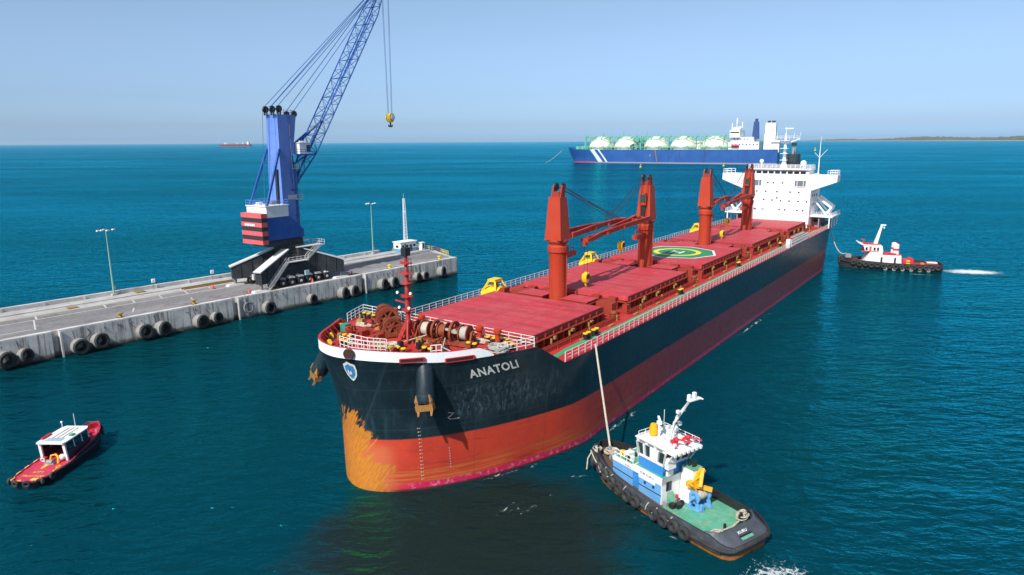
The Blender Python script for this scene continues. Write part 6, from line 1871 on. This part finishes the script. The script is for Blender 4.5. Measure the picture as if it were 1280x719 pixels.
    mb = MB(); mb.tube([(5.0, 0.35, 0.85), (5.2, 0.3, 1.5), (5.2, -0.25, 1.65), (4.9, -0.75, 1.5), (4.6, -0.85, 0.85)], 0.14, 8); mb.build('tow_frame', M['orange_yellow'], t)
    mb = MB(); mb.tube([(4.45, 0.3, 1.1), (4.4, -0.4, 1.1)], 0.26, 12); mb.box((4.5, 0, 0.95), (0.6, 1.1, 0.2)); mb.build('winch_drum', M['grey'], t)
    mb = MB(); mb.ball((5.2, -1.0, 1.35), 0.36, 12, 8); mb.build('ball_fender', M['white'], t)
    mb = MB(); mb.box((5.0, 1.05, 1.1), (0.5, 0.5, 0.5), 0); mb.build('locker', M['red_paint'], t)
    mb = MB(); mb.torus((4.7, 1.0, 1.2), (1, 0, .4), 0.24, 0.08, 12, 6); mb.build('lifebuoy', M['white'], t)
    mb = MB(); mb.torus((3.6, -1.6, 0.95), (0, 0, 1), 0.22, 0.07, 12, 6); mb.build('rope_coil', M['orange_yellow'], t)
    mb = MB(); rr = random.Random(8)
    for k in range(7): mb.box((rr.uniform(10.4, 12.4), rr.uniform(-.8, .8), dk(11.4) + 0.2), (.25, .25, .4), k % 2)
    mb.rail([(10.2, 1.3, 1.6), (12.6, 0.6, 2.0), (12.6, -0.6, 2.0), (10.2, -1.3, 1.6)], 0.5, 0.8, 1, 0.035, 0); mb.build('bow_fitting', [M['red_paint'], M['grey']], t)
pilot_boat()

# ---- lines between the tugs and the ship
def ship_w(s, n, z):
    a = R(90 - SH_HD); x, y = s, -n
    return Vector((ship.location.x + math.cos(a) * x - math.sin(a) * y, ship.location.y + math.sin(a) * x + math.cos(a) * y, z))
def boat_w(o, hd, x, y, z):
    a = R(90 - hd); return Vector((o[0] + math.cos(a) * x - math.sin(a) * y, o[1] + math.sin(a) * x + math.cos(a) * y, z))
def rope(a, b, sag, r, name, lab):
    mb = MB(); mb.tube([a.lerp(b, k / 14) - Vector((0, 0, sag * 4 * (k / 14) * (1 - k / 14))) for k in range(15)], r, 7)
    tag(mb.build(name, M['rope']), lab, 'rope')
rope(boat_w((21.7, 56.0), -33.5, 19.3, 0, 3.0), ship_w(26.2, 14.75, 12.3), 0.1, 0.13, 'tow_rope', 'taut pale tow rope rising from the blue tug bow to the ship side')
rope(boat_w((123.2, 192.8), -72, 25.0, 0, 3.9), ship_w(176, 13.2, 12.0), 3.0, 0.14, 'tow_rope', 'slack pale tow rope from the red and white tug to the ship stern')

# ---- foam
def foam(name, c, a, b, rz, thr, seed, scale=0.9, stretch=(0.5, 1, 1), op=0.45, fall=0.26, soft=0.07):
    t = NT('foam_' + str(seed))
    x, y, z = t.sep(t.obj)
    u = t.math('DIVIDE', x, a); v = t.math('DIVIDE', y, b)
    rr = t.math('SQRT', t.add(t.mul(u, u), t.mul(v, v)))
    n = t.noise(t.obj, scale, 8, 0.72, stretch=stretch, dist=1.4)
    al = t.mul(t.step(t.sub(n, t.mul(rr, fall)), thr, thr + soft), t.step(rr, 1.0, 0.75))
    t.set(color=(0.72, 0.80, 0.80), rough=0.7, alpha=t.mul(al, op))
    mb = MB(); n_ = 40
    mb.poly([(a * math.cos(2 * math.pi * k / n_), b * math.sin(2 * math.pi * k / n_), 0) for k in range(n_)])
    o = mb.build('foam', t.m); o.location = (c[0], c[1], 0.03); o.rotation_euler = (0, 0, rz)
    tag(o, name, kind='stuff')
foam('white propeller wash trailing behind the red and white tug', (130.4, 189.8), 9.0, 4.8, R(-10), 0.12, 1, 1.5, (0.4, 1, 1), 0.85, 0.42, 0.25)
foam('thin white bow spray along the red and white tug side', (113.5, 186.4), 5.0, 1.0, R(-20), 0.42, 2, 1.2)
foam('foam swirls behind the blue tug stern', (22.9, 52.9), 4.2, 2.9, R(20), 0.40, 3, 1.3, (1, 1, 1), 0.6)
foam('foam streaks on the dark water between bow and tug', (0.5, 64.5), 8, 4.0, R(35), 0.50, 4, 0.7)
foam('foam patch beside the blue tug', (12.2, 62.3), 2.0, 1.5, R(30), 0.48, 5, 0.9)
foam('foam patch at the blue tug bow', (7.6, 70.8), 2.4, 0.7, R(10), 0.44, 6, 1.2)
foam('foam patch under the red and white tug bow', (97.5, 194.0), 3.5, 1.2, R(0), 0.46, 7, 1.0)

def along(s0, s1, n, k):
    p = ship_w((s0 + s1) / 2, n, 0); return (p.x, p.y)
foam('thin broken foam along the waterline of the bulk carrier bow', along(24, 40, 15.6, 0), 9, 1.1, R(90 - SH_HD), 0.46, 8, 0.9)
foam('thin broken foam along the waterline of the bulk carrier side', along(70, 110, 15.7, 0), 22, 0.9, R(90 - SH_HD), 0.46, 9, 0.8)
foam('thin broken foam along the waterline under the bulk carrier name', along(8, 16, 11.4, 0), 6.5, 0.9, R(90 - SH_HD - 24), 0.46, 10, 0.9)
foam('soft churned water along the blue tug side', (14.6, 59.6), 7.0, 1.2, R(90 + 33.5), 0.5, 11, 0.9)

# ---- buoys
for (x, y, sc_, lab) in ((181, 970, 1.0, 'small yellow mooring buoy floating in front of the gas carrier hull'), (1000, 2290, 2.2, 'tiny pale buoy far out right of the ship bridge'), (305, 995, 1.0, 'small yellow mooring buoy right of the first, near the gas carrier stern')):
    t = thing('buoy', (x, y, 0), 0, lab, 'buoy', 'mooring buoys off the gas carrier')
    mb = MB(); mb.lathe([(1.3, -0.8), (1.5, 0.2), (1.5, 1.2), (1.2, 1.5), (0, 1.6)], (0, 0, 0), (0, 0, 1), 14); mb.build('float', M['yellow'], t)
    mb = MB(); mb.tube([(0, 0, 1.5), (0, 0, 4.2)], 0.3, 6); mb.box((0, 0, 4.0), (1.2, 1.2, 1.2)); mb.build('topmark', M['yellow'], t)
    t.scale = (sc_,) * 3

# ---- gas carrier
def gas_carrier():
    t = thing('gas_carrier', (103 + 0.463 * 23, 1196 + 0.885 * 23, 0), R(-27.6), 'long blue gas carrier with five pale domes and green pipework anchored far out', 'gas carrier')
    L = 333.0
    def lp(px): return (px - 714) / 259 * L
    def hm_():
        m = NT('gas_carrier_hull'); x, y, z = m.sep(m.obj)
        n = m.noise(m.obj, 0.05, 5, 0.6); d = m.noise(m.obj, 1.0, 4, 0.6, stretch=(0.25, 0.25, 0.02))
        c = m.mix(m.step(n, 0.35, 0.7), (0.004, 0.065, 0.27), (0.012, 0.09, 0.31))
        c = m.mix(m.mul(m.step(d, 0.58, 0.7), 0.55), c, (0.02, 0.03, 0.07))
        u = m.sub(x, m.mul(m.sub(22.0, z), 0.75))
        w = m.math('MAXIMUM', m.mul(m.step(u, 33.5, 34), m.step(u, 42, 41.5)), m.mul(m.step(u, 47.5, 48), m.step(u, 51, 50.5)))
        c = m.mix(w, c, (0.62, 0.72, 0.66))
        c = m.mix(m.step(z, 2.4, 1.8), c, m.mix(m.step(x, 70, 20), (0.25, 0.22, 0.3), (0.42, 0.06, 0.12)))
        return m.set(color=c, rough=0.5)
    mb = MB(); rows = {}
    st = [0, 2, 6, 12, 20, 32, 48, 70, 110, 150, 200, 250, 290, 310, 322, 330, 333]
    def hw(x, z):
        s0 = itp(z, [0, 23], [-3, -15]); f = min(max((x - s0) / (60 if z > 12 else 75), 0), 1)
        v = 22.5 * (1 - (1 - f) ** 1.8) ** 0.7
        if x > 285: v *= 1 - 0.3 * ((x - 285) / 48) ** 2
        return v
    for sg in (1, -1):
        rr = []
        for s in st:
            col = []
            for z in (-2, 0, 6, 12, 18, 22.5):
                xx = s + itp(z, [0, 23], [-3, -15]) * max(0, 1 - s / 60); top = 22.5 + (3 if s < 8 else 0)
                col.append((xx, -sg * hw(xx, z), z if z < 20 else top))
            rr.append(col)
        rows[sg] = rr; mb.grid(rr, 0)
    for a in range(5): mb.poly([rows[1][-1][a], rows[1][-1][a + 1], rows[-1][-1][a + 1], rows[-1][-1][a]])
    hl = mb.build('hull', hm_(), t)
    mb = MB(); mb.grid([[(s, f * hw(s, 22), 22.3) for f in (-1, 0, 1)] for s in st[2:]], 0, False); mb.build('deck', plain('gas_deck_green', (0.10, 0.28, 0.17)), t)
    dome = paint('dome_paint', (0.66, 0.65, 0.55), 0.55, 0.4, 0.0, 0.1, streak=False, fade=(0.56, 0.52, 0.42))
    gp = plain('pipe_green', (0.13, 0.46, 0.30))
    for k, px_ in enumerate((750.8, 786, 825, 860, 899)):
        mb = MB(); x = lp(px_); mb.lathe([(22.4, -1), (22.4, 0)], (x, 0, 23), (0, 0, 1), 30); mb.ball((x, 0, 23), 22.2, 30, 9, 0, 0, 0.93); d = mb.build('dome', dome, t)
        mb = MB(); mb.torus((x, 0, 25), (0, 0, 1), 22.4, 0.8, 30, 6); mb.cyl((x, 0, 42), 3.5, 3.0, seg=12)
        for j in range(9):
            th = j * 0.7; mb.beam((x + 21.5 * math.cos(th), 21.5 * math.sin(th), 22), (x + 21.5 * math.cos(th), 21.5 * math.sin(th), 27), 0.9, 0.9)
        mb.build('pipework', gp, d)
    mb = MB(); mb.box((lp(879), -3, 29), (34, 10, 13)); mb.build('tank_house', dome, t)
    mb = MB()
    for y in (-9, -3, 6):
        mb.beam((22, y, 43.5 if y > -8 else 41), (lp(915), y, 44 if y > -8 else 41.5), 0.9, 0.9)
    for k in range(34):
        x = 22 + k * 7.2
        mb.beam((x, -9, 24), (x, -9, 43), 0.7, 0.7); mb.beam((x, -9, 41), (x, 6, 43.5), 0.6, 0.6)
        if k % 3 == 0: mb.beam((x, -20, 22), (x, -20, 28), 0.8, 0.8); mb.beam((x, -20, 28), (x + 14, -20, 28), 0.6, 0.6)
        if k % 2: mb.beam((x, -9, 30), (x + 7, -9, 42), 0.5, 0.5)
        mb.beam((x, -21.5, 22), (x, -21.5, 26.5), 0.7, 0.7); mb.beam((x, -21.5, 26.5), (x + 7.2, -21.5, 26.5), 0.6, 0.6)
        mb.beam((x, -15, 38), (x + 7.2, -15, 38.2 + (k % 3)), 0.8, 0.8)
        if k % 2 == 0: mb.beam((x, -16, 24), (x, -14, 41), 0.6, 0.6); mb.beam((x, -15, 40), (x, 2, 45), 0.6, 0.6)
    for x in (lp(806), lp(800), lp(812)): mb.beam((x, -10, 22), (x, -10, 44), 2, 2); mb.beam((x - 8, -10, 36), (x + 8, -10, 32), 1.2, 1.2)
    for k in range(10): mb.box((random.uniform(2, 22), random.uniform(-8, 8), 25), (3, 2, 5))
    mb.beam((20, -6, 22), (20, -6, 46), 1, 1)
    for x in (lp(780), lp(812), lp(752)): mb.tube([(x, 0, 42), (x, 0, 52)], 0.4, 6)
    mb.build('pipe_trestle', gp, t)
    mb = MB(); rr = random.Random(6)
    for k in range(40): mb.box((random.uniform(lp(795), lp(815)), random.uniform(-20, -6), random.uniform(24, 40)), (rr.uniform(1, 4), 2, rr.uniform(1, 4)), k % 2)
    mb.build('manifold', [gp, plain('manifold_dark', (0.03, 0.08, 0.07))], t)
    W_ = M['ship_white']
    mb = MB(); x0, x1 = lp(917), lp(952)
    mb.box(((x0 + x1) / 2, 0, 28), (x1 - x0, 40, 12), 0); mb.box(((x0 + x1) / 2 - 3, 0, 37), (x1 - x0 - 12, 34, 8), 0); mb.box((x0 + 9, 0, 46), (15, 44, 11), 0); mb.box((x0 + 9, 0, 53), (10, 18, 5), 0)
    mb.box((lp(963), 0, 33), (16, 30, 24), 0); mb.box((lp(962.5), 0, 52), (15, 12, 20), 0); mb.box((lp(970), 0, 27), (10, 26, 18), 0)
    br = mb.build('superstructure', [W_], t)
    mb = MB(); mb.box((x0 + 1.3, -8, 47), (0.4, 26, 2)); mb.box((x0 + 9, -22.1, 48), (13, 0.4, 2)); 
    for k in range(8): mb.box((x0 + 6 + k * 5.2, -20.1, 30), (1.8, 0.4, 1.8))
    for k in range(5): mb.box((x0 + 8 + k * 5, -17.1, 38), (1.8, 0.4, 1.8))
    mb.build('window', M['glass'], br)
    mb = MB(); mb.box((lp(945.5), 0, 51), (10, 8, 26), 0, 0, 0.7); mb.box((lp(945.5), 0, 66), (4, 4, 5), 0); mb.build('funnel', plain('funnel_blue', (0.012, 0.05, 0.20)), br)
    mb = MB(); mb.box((lp(960), 0, 63.5), (4, 5, 3)); mb.box((lp(965), 0, 63.5), (5, 5, 3)); mb.build('exhaust_pipe', M['black'], br)
    mb = MB(); mb.tube([(x0 + 8, 0, 55), (x0 + 8, 0, 70)], 1.0, 8); mb.beam((x0 + 8, -8, 62), (x0 + 8, 8, 62), 0.8, 0.8); mb.tube([(x0 + 16, 0, 55), (x0 + 16, 0, 64)], 0.7, 6); mb.tube([(x0 + 3, -12, 52), (x0 + 3, -12, 62)], 0.7, 6); mb.ball((x0 + 14, -8, 55), 2.2, 10, 6); mb.build('radar_mast', W_, br)
    mb = MB(); mb.tube([(x0 + 5, -21.8, 28), (x0 + 16, -21.8, 28)], 2.0, 10); mb.build('lifeboat', M['red_paint'], t)
    mb = MB(); mb.tube([(lp(828), -22.9, 22), (lp(831), -22.9, 3)], 0.7, 6); mb.box((lp(822), -22.8, 13), (2, 0.4, 4)); mb.build('accommodation_ladder', M['ochre'], t)
gas_carrier()
rope(Vector((90, 1214, 22)), Vector((58, 1180, 0)), 2.0, 0.25, 'anchor_cable', 'thin anchor cable running from the gas carrier bow into the sea')

# ---- far cargo ship on the horizon
t = thing('far_cargo_ship', (-2774 - 155, 7000, 0), R(3), 'tiny dark and red cargo ship on the horizon left of the crane', 'cargo ship')
mb = MB()
L = 318
mb.loft_ = None
out = [(0, 0), (14, 14), (40, 22), (290, 22), (L, 16), (L, -16), (290, -22), (40, -22), (14, -14)]
mb.prism(out, 0, 9, 1); mb.prism(out, 9.01, 19, 0); mb.build('hull', [plain('far_navy', (0.02, 0.025, 0.05)), plain('far_red', (0.35, 0.06, 0.05))], t)
mb = MB(); mb.box((150, 0, 21), (220, 36, 4)); mb.build('hatch_cover', plain('far_hatch', (0.38, 0.10, 0.09)), t)
mb = MB(); mb.box((288, 0, 29), (18, 40, 22)); mb.box((290, 0, 44), (8, 30, 9)); mb.build('superstructure', M['ship_white'], t)
for x in (55, 70, 178, 232):
    mb = MB(); mb.box((x, 0, 28), (6, 6, 20)); mb.build('deck_crane', M['ship_white'], t)
